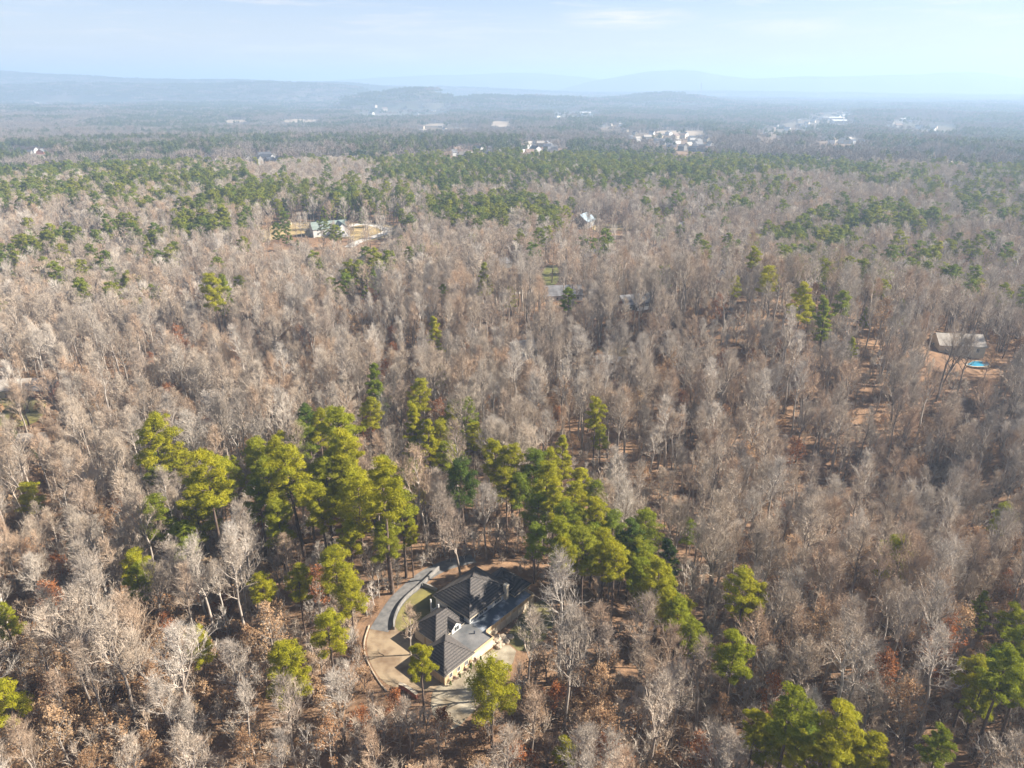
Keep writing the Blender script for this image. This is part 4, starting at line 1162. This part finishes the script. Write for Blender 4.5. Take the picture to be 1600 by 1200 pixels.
MORE = [(500, 678, 46), (540, 722, 56), (460, 752, 78), (430, 722, 50), (402, 790, 58), (405, 722, 56), (352, 752, 58), (330, 772, 84), (310, 802, 60), (252, 812, 60), (285, 852, 56), (245, 735, 46),
    (508, 762, 66), (545, 756, 66), (502, 798, 60), (560, 790, 76), (602, 790, 80), (628, 806, 66), (642, 842, 58), (604, 852, 58), (548, 852, 48), (470, 690, 50), (420, 760, 56), (442, 705, 44),
    (690, 682, 42), (740, 692, 36), (702, 722, 42), (645, 745, 42), (648, 772, 38), (640, 716, 30), (652, 668, 34), (672, 700, 34), (700, 660, 34), (720, 700, 36),
    (776, 726, 50), (800, 737, 50), (792, 764, 52), (830, 742, 58), (852, 770, 58), (880, 722, 32), (866, 792, 58), (896, 792, 66), (906, 830, 74), (872, 850, 66), (930, 817, 58), (960, 832, 58), (946, 862, 58), (985, 852, 50), (912, 864, 66), (882, 884, 48), (1006, 882, 50), (840, 800, 56), (835, 850, 50), (812, 770, 50), (990, 890, 46), (1030, 940, 56), (1018, 905, 46), (970, 870, 50), (880, 820, 54), (925, 850, 54), (855, 735, 46), (1060, 985, 40), (905, 760, 46), (930, 780, 44), (1040, 925, 40), (1085, 1020, 40), (1000, 912, 56), (1012, 936, 52), (1045, 956, 52), (1065, 962, 46), (960, 892, 52), (942, 886, 54), (992, 872, 50), (1096, 1012, 40),
    (1560, 1075, 70), (1585, 1090, 60), (1530, 1085, 60), (1262, 1150, 66), (1178, 1148, 56), (1335, 1176, 62), (1242, 1182, 64), (1290, 1190, 60), (1215, 1140, 56), (1515, 1060, 56), (1590, 1045, 60), (1575, 985, 50), (1160, 955, 40)]
used_px = []
def plant(u, v, wpx, look, label, kind='pine'):
    var = rng.choice([4, 5]) if wpx < 36 else rng.choice([0, 1, 2, 3, 6], p=[.25, .25, .15, .15, .2])
    p = PINE[var]; cz = p['H'] * (.62 if p['cone'] else .74)
    x, y = ground_at(u, v, cz)
    dd = project(x, y, float(terrain(x, y)) + cz)[2]
    rad = {0: 4.4, 1: 4.8, 2: 4.0, 3: 4.2, 4: 3.0, 5: 2.9, 6: 5.2}[int(var)]
    sc = float(np.clip(wpx / FPX * dd / (2 * rad * 1.02), .45, 1.3))
    x, y = ground_at(u, v, cz * sc)
    if 8 < x < 48 and 100 < y < 136:
        sc = min(sc, .82); x, y = ground_at(u, v, cz * sc)
    while label is None and sc > .4 and inside(house_clear, x, y):         # none of them roots in the drive
        sc *= .92; x, y = ground_at(u, v, cz * sc)
    trees.append(dict(x=x, y=y, s=sc, kind='pine', var=int(var), look=look, label=label))
for h in HERO: plant(*h)
for u, v, w in MORE: plant(u, v, w, rng.choice(['green', 'green', 'green', 'yellow', 'dark'], p=[.25, .2, .08, .43, .04]), None)
# single broadleaf trees picked out: base u, v, height in metres
HERO_B = [
    ('bare', 668, 862, 27, 2, 'tall dark-trunked bare tree with a broad pale crown behind the villa'),
    ('bare', 145, 1090, 23, 4, 'pale sycamore-like bare tree with a forked white trunk'),
    ('bare', 186, 1075, 27, 3, 'slim white-trunked bare tree beside the forked white one'),
    ('bare', 540, 1165, 16, 4, 'spreading bare tree with long pale limbs below the driveway'),
    ('bare', 826, 1095, 20, 0, 'dark vase-shaped bare tree by the side yard'),
    ('bare', 880, 1150, 24, 2, 'big silvery bare tree with tangled limbs right of the parking pad'),
    ('bare', 950, 945, 13, 6, 'rounded fan-shaped bare tree between villa and pine ridge'),
    ('bare', 642, 1030, 12, 6, 'grey bare tree shading the tan driveway'),
    ('bare', 720, 905, 18, 2, 'grey bushy bare tree right behind the villa roof'),
    ('bare', 1110, 905, 19, 2, 'ghost white bare tree with wide limbs beyond the ridge'),
    ('bare', 1040, 875, 18, 5, 'white upright bare tree beside the ghost white one'),
    ('bare', 1085, 1160, 22, 7, 'grey bare tree with a straight dark trunk on the near slope'),
    ('brown', 1395, 1180, 15, 3, 'large rounded oak with coppery brown leaves by the big pine clump'),
    ('brown', 730, 420, 16, 1, 'russet tree standing out of the grey woods', 'russet'),
    ('brown', 578, 438, 12, 0, 'dark purple-brown tree in the middle woods', 'purple'),
    ('brown', 690, 690, 14, 1, 'russet brown tree at the wood path between pines', 'russet'),
    ('brown', 15, 740, 13, 0, 'large tan leafy tree by the small grey shed'),
    ('brown', 70, 1065, 9, 0, 'brown oak scrub under the forked white tree'),
    ('brown', 215, 1085, 8, 2, 'golden brown leafy sapling under the slim white tree'),
    ('brown', 620, 1130, 6, 2, 'red-orange shrub tree at the brick entrance wall', 'russet'),
    ('brown', 690, 1160, 6, 2, 'rusty leaved small tree below the parking pad', 'russet'),
    ('brown', 105, 925, 9, 2, 'orange-brown leafy sapling among bare trunks', 'russet'),
    ('brown', 410, 870, 9, 1, 'russet sapling in the dark gap between pines', 'russet'),
    ('brown', 870, 1120, 7, 2, 'reddish leaved sapling near the silvery tree', 'russet'),
    ('bare', 770, 1180, 13, 6, 'low pale bare tree below the parking pad pine'),
    ('bare', 640, 1190, 14, 3, 'white stemmed bare tree below the red shrub'),
    ('bare', 830, 1190, 15, 4, 'pale bare tree left of the silvery giant at the frame edge'),
    ('bare', 290, 890, 22, 1, 'leaning pale bare tree beside the flat-topped yellow pine'),
    ('bare', 210, 800, 24, 5, 'wide white bare tree below the flat-crowned pine'),
    ('bare', 115, 640, 19, 2, 'broad pale bare tree in front of the garden houses'),
    ('bare', 45, 645, 21, 3, 'pale bare trunk standing in the dark garden lawn'),
    ('bare', 34, 662, 22, 1, 'second pale trunk nearer in the dark garden lawn'),
]
for k in HERO_B:
    kind, u, v, H, var, lb = k[:6]
    x, y = ground_at(u, v)
    src = BARE if kind == 'bare' else BROWN
    trees.append(dict(x=x, y=y, s=H / src[var]['H'], kind=kind, var=var, look=k[6] if len(k) > 6 else '', label=lb))
for u, v, s, lb in [(25, 690, 5, 'dark evergreen cedar behind the small grey shed'), (58, 725, 6, 'dark evergreen cedar in front of the small grey shed'), (488, 340, 9, 'dark blue-green cedar on the farmhouse lawn'), (520, 336, 11, 'tall dark cedar behind the farmhouse'), (622, 342, 11, 'dark cedar before the white cottage'), (625, 372, 7, 'dark cedar at the lawn edge near the farm drive'), (634, 380, 6, 'second dark cedar nearest the farm drive'), (163, 300, 13, 'tall dark conical cedar in mauve woods'), (800, 322, 10, 'dark cedar at the pine grove foot'), (930, 352, 8, 'slim dark cedar beside the blue roof')]:
    x, y = ground_at(u, v)
    trees.append(dict(x=x, y=y, s=s / 16, kind='cedar', var=5, look='dark', label=lb))

n_hand = len(trees)
hx, hy = np.array([t['x'] for t in trees]), np.array([t['y'] for t in trees])

def scatter(r0, r1, cell, seed, jitter=.48):
    """Jittered grid points in the wedge the camera looks into (and a little beyond it)."""
    r = R_(seed)
    ymax, xmax = r1, r1 * .95
    gx, gy = np.meshgrid(np.arange(-xmax, xmax, cell), np.arange(8, ymax, cell))
    x = gx.ravel() + r.uniform(-jitter, jitter, gx.size) * cell
    y = gy.ravel() + r.uniform(-jitter, jitter, gx.size) * cell
    d = np.hypot(x, y)
    ok = (d >= r0) & (d < r1) & (np.abs(x) < (y + 60) * .80 + 25) & (y > 20)
    return x[ok], y[ok]
# pine share by place: patches read from the photograph, then broad noise for the far country
PATCH = [(0, 300, 24, 14, .5), (20, 405, 34, 22, .5), (95, 385, 40, 18, .6), (150, 270, 170, 9, .8), (310, 290, 60, 14, .8), (185, 370, 20, 18, .5), (340, 320, 34, 22, .75), (395, 318, 44, 24, .85), (320, 362, 60, 16, .75), (255, 378, 36, 12, .6), (455, 372, 40, 18, .8), (525, 372, 14, 8, .8), (540, 320, 30, 14, .6), (590, 325, 30, 12, .5), (640, 278, 60, 14, .7), (690, 300, 30, 10, .6), (700, 335, 36, 14, .7), (760, 345, 40, 18, .85), (800, 330, 50, 16, .85), (855, 345, 30, 14, .75), (730, 290, 40, 10, .6), (900, 262, 60, 12, .7), (960, 270, 60, 12, .6), (1060, 280, 60, 14, .6), (930, 275, 40, 10, .5), (1265, 380, 60, 16, .65), (1330, 355, 60, 16, .55), (1400, 345, 60, 16, .55), (1510, 402, 46, 18, .6), (1560, 330, 60, 24, .4), (1195, 440, 40, 16, .5), (1270, 490, 36, 20, .55), (570, 425, 30, 16, .3), (550, 445, 24, 10, .4), (1050, 300, 40, 8, .4), (935, 385, 34, 16, .35), (1440, 410, 60, 18, .3)]
PATCH = [(a, b, c, d, min(.95, e * 1.5)) for a, b, c, d, e in PATCH] + [(400, 770, 170, 65, .5), (590, 800, 80, 55, .5), (860, 790, 90, 55, .6), (690, 690, 70, 40, .5), (1010, 900, 70, 60, .45), (480, 930, 90, 60, .35), (1180, 300, 80, 14, .45), (1300, 272, 120, 12, .55), (1450, 292, 120, 16, .5), (1540, 268, 80, 12, .55), (1120, 330, 60, 12, .35), (1230, 420, 60, 14, .35), (1380, 480, 60, 16, .25), (1480, 450, 60, 20, .3), (60, 320, 50, 14, .4), (200, 330, 60, 12, .4), (100, 430, 50, 16, .25), (1040, 340, 50, 12, .3), (620, 420, 60, 14, .15)]
PW = [(*ground_at(u, v, 12), ru, rv, fr) for u, v, ru, rv, fr in PATCH]
PWE = []
for (u, v, ru, rv, fr), (x, y, *_) in zip(PATCH, PW):
    x1, _y = ground_at(u + ru, v, 12); _x, y1 = ground_at(u, v - rv, 12); _x, y2 = ground_at(u, v + rv, 12)
    PWE.append((x, (y1 + y2) / 2, abs(x1 - x), abs(y1 - y2) / 2, fr))
def pine_share(x, y):
    d = np.hypot(x, y)
    n1, n2 = fbm(x / 130 + 40, y / 130, 3), fbm(x / 420 + 7, y / 300 + 3, 3)
    share = .045 + .30 * sstep(.52, .68, n1) * sstep(300, 420, d)
    far = sstep(.455, .525, .55 * n2 + .45 * fbm(x / 170, y / 120 + 50, 3))
    share = np.maximum(share, far * .82 * sstep(600, 800, d))
    share = np.where(d < 330, .012, share)
    share = np.maximum(share, .85 * sstep(3700, 4100, d) * sstep(.38, .52, fbm(x / 500, y / 260, 3)) + .5 * sstep(3700, 4100, d) * sstep(-15, 5, terrain(x, y)))
    for cx, c_y, rx, ry, fr in PWE:
        share = np.maximum(share, fr * np.exp(-(((x - cx) / rx) ** 2 + ((y - c_y) / ry) ** 2) ** 2 * .9))
    return share

def nearest_gap(x, y, px, py, lim):
    ok = np.ones(len(x), bool)
    for a, b in zip(px, py):
        ok &= (x - a) ** 2 + (y - b) ** 2 > lim * lim
    return ok

# near woods, to 330 m
x, y = scatter(0, 330, 5.6, 11)
k = rng.random(len(x)) < keep_prob(x, y, 20)
dens = sstep(.30, .5, fbm(x / 30, y / 30, 3)) * .5 + .5
dens = dens * (1 - .35 * sstep(120, 95, y) * sstep(0, -30, x))
k &= rng.random(len(x)) < dens
k &= nearest_gap(x, y, hx, hy, 3.4)
hp = np.array([t['kind'] == 'pine' and t['s'] > .5 for t in trees])
k &= nearest_gap(x, y, hx[hp], hy[hp], 5.6)
k &= nearest_gap(x, y, hx[hp] * .965, hy[hp] * .965 - 2, 3.4)          # few crowns right before a pine seen whole
x, y = x[k], y[k]
ps = pine_share(x, y)
bshare = .12 + .30 * sstep(135, 100, y) * sstep(0, -40, x) + .22 * sstep(.5, .7, fbm(x / 60 + 90, y / 60, 3)) + .16 * sstep(120, 70, y)
for a, b, p, q in zip(x, y, ps, bshare):
    z = rng.random()
    low = 1.0 - .25 * float(sstep(110, 60, b))
    if z < p: trees.append(dict(x=a, y=b, s=rng.uniform(.6, .95), kind='pine', var=int(rng.integers(0, 7)), look='green', label=None))
    elif z < p + q: trees.append(dict(x=a, y=b, s=rng.uniform(.5, .95) * low, kind='brown', var=int(rng.integers(0, 4)), look=str(rng.choice(['', '', '', 'russet'])), label=None))
    else: trees.append(dict(x=a, y=b, s=(.5 + .58 * rng.random() ** .7) * low, kind='bare', var=int(rng.integers(0, 8)), look='', label=None))
for t in trees: t['z'] = float(terrain(t['x'], t['y'])) - .15

# how large each shows, and whether it is in the picture
SRC = {'bare': BARE, 'pine': PINE, 'brown': BROWN, 'cedar': PINE}
for t in trees:
    t['H'] = SRC[t['kind']][t['var']]['H'] * t['s']
    t['u'], t['v'], t['d'] = (float(q) for q in project(t['x'], t['y'], t['z'] + t['H'] * .7))
    t['seen'] = -30 < t['u'] < 1630 and t['v'] < 1230
    t['size'] = t['H'] / t['d']

# woods from 330 m to 1000 m
x, y = scatter(330, 1000, 6.2, 12)
k = rng.random(len(x)) < keep_prob(x, y, 21)
k &= rng.random(len(x)) < (.72 + .28 * sstep(.3, .5, fbm(x / 70, y / 70, 2)))
x, y = x[k], y[k]
isp = rng.random(len(x)) < pine_share(x, y)
sc = np.where(isp, rng.uniform(.7, 1.0, len(x)), rng.uniform(.72, .96, len(x)))
zz = terrain(x, y) - .15
mid = dict(x=x, y=y, z=zz, s=sc, pine=isp, taken=np.zeros(len(x), bool))
pu, pv, pd = project(x, y, zz + 16)
mid_seen = (pu > 0) & (pu < 1600)
n_near_pine = sum(t['kind'] == 'pine' and t['seen'] for t in trees)
room = max(0, 296 - n_near_pine)
cand = np.nonzero(isp & mid_seen)[0]
cand = cand[np.argsort(-(sc[cand] / pd[cand]))][:room]
for i in cand:
    t = dict(x=float(x[i]), y=float(y[i]), z=float(zz[i]), s=float(sc[i]), kind='pine', var=int(rng.integers(0, 4)), look='mid', label=None, seen=True, u=float(pu[i]), v=float(pv[i]), d=float(pd[i]), H=24 * float(sc[i]))
    t['size'] = t['H'] / t['d']
    trees.append(t); mid['taken'][i] = True

# ------------------------------------------------------------------ labels: each tree told by what it stands next to
MARKS = [(t['u'], t['v'], t['label']) for t in trees if t['label']]
for o in list(COL.objects):
    if o.parent is None and o.get('category') in ('house', 'shed', 'pool', 'wall', 'kerb') and not o.get('group'):
        u, v, _ = project(o.location.x, o.location.y, o.location.z + 3)
        MARKS.append((float(u), float(v), o['label']))
def short(s):
    """The landmark's head phrase, kept to seven words."""
    w = s.split()
    cut = len(w)
    for i, q in enumerate(w):
        if i >= 3 and q in ('with', 'in', 'among', 'over', 'beside', 'behind', 'before', 'by', 'on', 'at', 'near', 'to', 'from', 'inside', 'between', 'under', 'below', 'rising', 'standing', 'hiding', 'beyond', 'next', 'leaning', 'high', 'above', 'cut', 'low', 'half', 'short', 'round', 'along', 'nearest', 'right', 'left', 'of', 'out', 'shading'):
            cut = i; break
    return ' '.join(w[:min(cut, 7)])
_cnt = {}
for m in MARKS: _cnt[short(m[2])] = _cnt.get(short(m[2]), 0) + 1
MARKS = [(u, v, short(l)) for u, v, l in MARKS if _cnt[short(l)] == 1]
def describe(t):
    H = t['H']
    if t['kind'] == 'bare': return ('tall ' if H > 23 else 'low ' if H < 16 else '') + 'bare tree'
    if t['kind'] == 'brown': return ('russet' if t['look'] == 'russet' else 'brown') + '-leaved tree'
    return ('tall ' if H > 22.5 else 'low ' if H < 16 else '') + {'yellow': 'yellow-green pine', 'dark': 'dark green pine'}.get(t['look'], 'green pine')
def label_all(sel):
    slots = {}
    for m, (mu, mv, name) in enumerate(MARKS):
        for i, t in enumerate(sel):
            du, dv = t['u'] - mu, (t['v'] - mv) * 1.3
            r = math.hypot(du, dv)
            if r > 900 or r < 4: continue
            side = ('right of' if du > 0 else 'left of') if abs(du) > abs(dv) else ('in front of' if dv > 0 else 'beyond')
            slots.setdefault((m, side, describe(t)), []).append((r, i))
    best = {}
    for (m, side, ds), lst in slots.items():
        lst.sort()
        for rank, (r, i) in enumerate(lst[:20]):
            best.setdefault(i, []).append((rank * 60 + r, rank, m, side, ds))
    for i, t in enumerate(sel):
        if t['label']: continue
        if i in best:
            _, rank, m, side, ds = min(best[i])
            t['label'] = f'{ds}, {"nearest" if rank == 0 else NUM[rank] + " nearest"} {side} the {MARKS[m][2]}'
        else:
            t['label'] = f'{describe(t)} in the woods at the picture edge'

# ------------------------------------------------------------------ trees as objects
inds, rest = [], []
for kind, cap in (('bare', 298), ('pine', 298), ('brown', 240), ('cedar', 50)):
    lst = sorted([t for t in trees if t['kind'] == kind], key=lambda t: (not (t['label'] and t['seen']), not t['seen'], -t['size']))
    inds += [t for t in lst[:cap] if t['seen']]
    rest += lst[cap:] + [t for t in lst[:cap] if not t['seen']]
label_all([t for t in inds])
NAMES = {'bare': ('bare_tree', 'tree', 'bare trees of the near woods'), 'pine': ('pine_tree', 'pine tree', 'pines of the woods'), 'brown': ('brown_leaved_tree', 'tree', 'trees still holding brown leaves'), 'cedar': ('cedar_tree', 'cedar tree', 'dark cedars')}
for t in inds:
    nm, cat, grp = NAMES[t['kind']]
    rz = float(rng.uniform(0, 6.283))
    s = t['s']
    if t['look'] == 'mid':
        o = obj(nm, PINE_MID[t['var']], label=t['label'], category=cat, group=grp)
    else:
        o = thing(nm, t['label'], cat, group=grp)
        src = SRC[t['kind']][t['var']]
        cm = src.get(t['look']) if t['look'] in ('yellow', 'dark', 'russet', 'purple') else src['crown']
        obj('trunk', src['trunk'], o); obj('crown', cm or src['crown'], o)
    o.location = (t['x'], t['y'], t['z']); o.rotation_euler = (0, 0, rz)
    w = float(rng.uniform(.92, 1.1))
    o.scale = (s * w, s * w, s)

# ------------------------------------------------------------------ the mass of the woods: one object per kind, kind = stuff
def scatter_group(name):
    g = bpy.data.node_groups.new(name, 'GeometryNodeTree')
    g.interface.new_socket('Geometry', in_out='INPUT', socket_type='NodeSocketGeometry')
    g.interface.new_socket('Geometry', in_out='OUTPUT', socket_type='NodeSocketGeometry')
    g.is_modifier = True
    return g
def woods(name, protos, X, Y, Z, S, idx, seed, tilt=.03):
    """Stand meshes PROTOS on points; each point carries its turn, size and which tree it is."""
    r = R_(seed); n = len(X)
    me = bpy.data.meshes.new(name)
    me.vertices.add(n)
    me.vertices.foreach_set('co', np.stack([X, Y, Z], -1).astype(np.float32).ravel())
    a = me.attributes.new('turn', 'FLOAT_VECTOR', 'POINT')
    a.data.foreach_set('vector', np.stack([r.normal(0, tilt, n), r.normal(0, tilt, n), r.uniform(0, 6.283, n)], -1).astype(np.float32).ravel())
    a = me.attributes.new('size', 'FLOAT_VECTOR', 'POINT')
    w = r.uniform(.88, 1.15, n)
    a.data.foreach_set('vector', np.stack([S * w, S * w, S], -1).astype(np.float32).ravel())
    a = me.attributes.new('pick', 'INT', 'POINT')
    a.data.foreach_set('value', np.asarray(idx, np.int32))
    for p in protos:
        for m in p.materials:
            if m.name not in me.materials: me.materials.append(m)
    o = obj(name, me, kind='stuff')
    g = scatter_group(name)
    gi, go = g.nodes.new('NodeGroupInput'), g.nodes.new('NodeGroupOutput')
    jn = g.nodes.new('GeometryNodeJoinGeometry')
    for p in reversed(protos):              # Join Geometry lists its links last first
        po = bpy.data.objects.new(p.name + '_kind', p)
        oi = g.nodes.new('GeometryNodeObjectInfo'); oi.inputs['Object'].default_value = po
        ti = g.nodes.new('GeometryNodeGeometryToInstance')
        g.links.new(oi.outputs['Geometry'], ti.inputs[0]); g.links.new(ti.outputs[0], jn.inputs[0])
    def attr(nm, ty):
        q = g.nodes.new('GeometryNodeInputNamedAttribute'); q.data_type = ty; q.inputs['Name'].default_value = nm
        return q.outputs['Attribute']
    ip = g.nodes.new('GeometryNodeInstanceOnPoints')
    ip.inputs['Pick Instance'].default_value = True
    g.links.new(gi.outputs[0], ip.inputs['Points']); g.links.new(jn.outputs[0], ip.inputs['Instance'])
    g.links.new(attr('pick', 'INT'), ip.inputs['Instance Index'])
    g.links.new(attr('turn', 'FLOAT_VECTOR'), ip.inputs['Rotation']); g.links.new(attr('size', 'FLOAT_VECTOR'), ip.inputs['Scale'])
    g.links.new(ip.outputs[0], go.inputs[0])
    md = o.modifiers.new('stand', 'NODES'); md.node_group = g
    return o
KX = {k: ([], [], [], [], []) for k in ('bare', 'pine', 'brown')}
for t in rest:
    q = KX['pine' if t['kind'] == 'cedar' else t['kind']]
    for lst, val in zip(q, (t['x'], t['y'], t['z'], t['s'], t['var'])): lst.append(val)
bx, by, bz, bs, bi = (np.array(q, float) for q in KX['bare'])
px_, py_, pz_, ps_, pi_ = (np.array(q, float) for q in KX['pine'])
free = ~mid['taken']
m_b, m_p = free & ~mid['pine'], free & mid['pine']
# 1000 m to 3600 m in small groves, beyond that in wide ones
gx, gy = scatter(1000, 3600, 19.0, 13)
kk = rng.random(len(gx)) < keep_prob(gx, gy, 20); gx, gy = gx[kk], gy[kk]
gp = rng.random(len(gx)) < pine_share(gx, gy)
fx, fy = scatter(3600, 10500, 56.0, 14)
kk = rng.random(len(fx)) < keep_prob(fx, fy, 0); fx, fy = fx[kk], fy[kk]
fp = rng.random(len(fx)) < np.clip(pine_share(fx, fy), .15, .92)
gz, fz = terrain(gx, gy), terrain(fx, fy)
def collect(parts):
    X = np.concatenate([p[0] for p in parts]); Y = np.concatenate([p[1] for p in parts]); Z = np.concatenate([p[2] for p in parts]); S = np.concatenate([p[3] for p in parts])
    I = np.concatenate([p[4] for p in parts])
    return X, Y, Z, S, I
nb, nm_ = len(BARE), len(BARE_MID)
g1 = rng.uniform(.85, 1.12, len(gx)); f1 = rng.uniform(.85, 1.1, len(fx))
X, Y, Z, S, I = collect([(bx, by, bz, bs, bi), (mid['x'][m_b], mid['y'][m_b], mid['z'][m_b], mid['s'][m_b], nb + rng.integers(0, nm_, m_b.sum())),
                         (gx[~gp], gy[~gp], gz[~gp], g1[~gp], nb + nm_ + rng.integers(0, 5, (~gp).sum())), (fx[~fp], fy[~fp], fz[~fp], f1[~fp], nb + nm_ + 5 + rng.integers(0, 4, (~fp).sum()))])
woods('bare_forest', [b['full'] for b in BARE] + BARE_MID + BARE_GROVE + BARE_FAR, X, Y, Z, S, I, 1)
npn, npm = len(PINE), len(PINE_MID)
X, Y, Z, S, I = collect([(px_, py_, pz_, ps_, pi_), (mid['x'][m_p], mid['y'][m_p], mid['z'][m_p], mid['s'][m_p], npn + rng.integers(0, npm, m_p.sum())),
                         (gx[gp], gy[gp], gz[gp], g1[gp], npn + npm + rng.integers(0, 5, gp.sum())), (fx[fp], fy[fp], fz[fp], f1[fp], npn + npm + 5 + rng.integers(0, 4, fp.sum()))])
woods('pine_forest', [b['full'] for b in PINE] + PINE_MID + PINE_GROVE + PINE_FAR, X, Y, Z, S, I, 2)
if len(KX['brown'][0]):
    X, Y, Z, S, I = (np.array(q, float) for q in KX['brown'])
    woods('brown_leaved_woods', [b['full'] for b in BROWN], X, Y, Z, S, I, 3)
# undergrowth between the trunks
x, y = scatter(0, 300, 2.2, 15)
x2, y2 = scatter(300, 460, 3.4, 16)
x, y = np.concatenate([x, x2]), np.concatenate([y, y2])
k = rng.random(len(x)) < keep_prob(x, y, 5) * (.34 + .34 * sstep(.35, .6, fbm(x / 25 + 60, y / 25, 3)) + .32 * sstep(150, 105, y))
x, y = x[k], y[k]
br = sstep(.42, .62, fbm(x / 40 + 20, y / 40, 3)) * .5 + .32 * sstep(150, 70, y) * sstep(70, -10, x)
pick = np.where(rng.random(len(x)) < br, 4 + rng.integers(0, 3, len(x)), rng.integers(0, 4, len(x)))
woods('undergrowth', SCRUB, x, y, terrain(x, y) - .1, rng.uniform(.6, 1.2, len(x)), pick, 4, .08)

# shrubs along the garage wall
for i, (a, s) in enumerate([(-12.4, .7), (-11.2, .9), (-9.8, .7), (-8.4, .8), (-7.0, 1.0), (-5.6, 1.1), (-4.0, .8)]):
    px0, py0, _ = HT(a, -7.0, 0)
    o = thing('shrub', f'dark low shrub, {NUM[i]} along the garage wall from its near corner', 'shrub', (px0, py0, 0), i * 1.3, 'shrubs along the garage wall')
    lf = BROWN[2]
    c = obj('foliage', lf['purple'] if i % 2 else PINE[5]['dark'], o)
    k_ = s * (.16 if i % 2 else .1)
    c.scale = (k_ * 1.2, k_ * 1.2, k_)
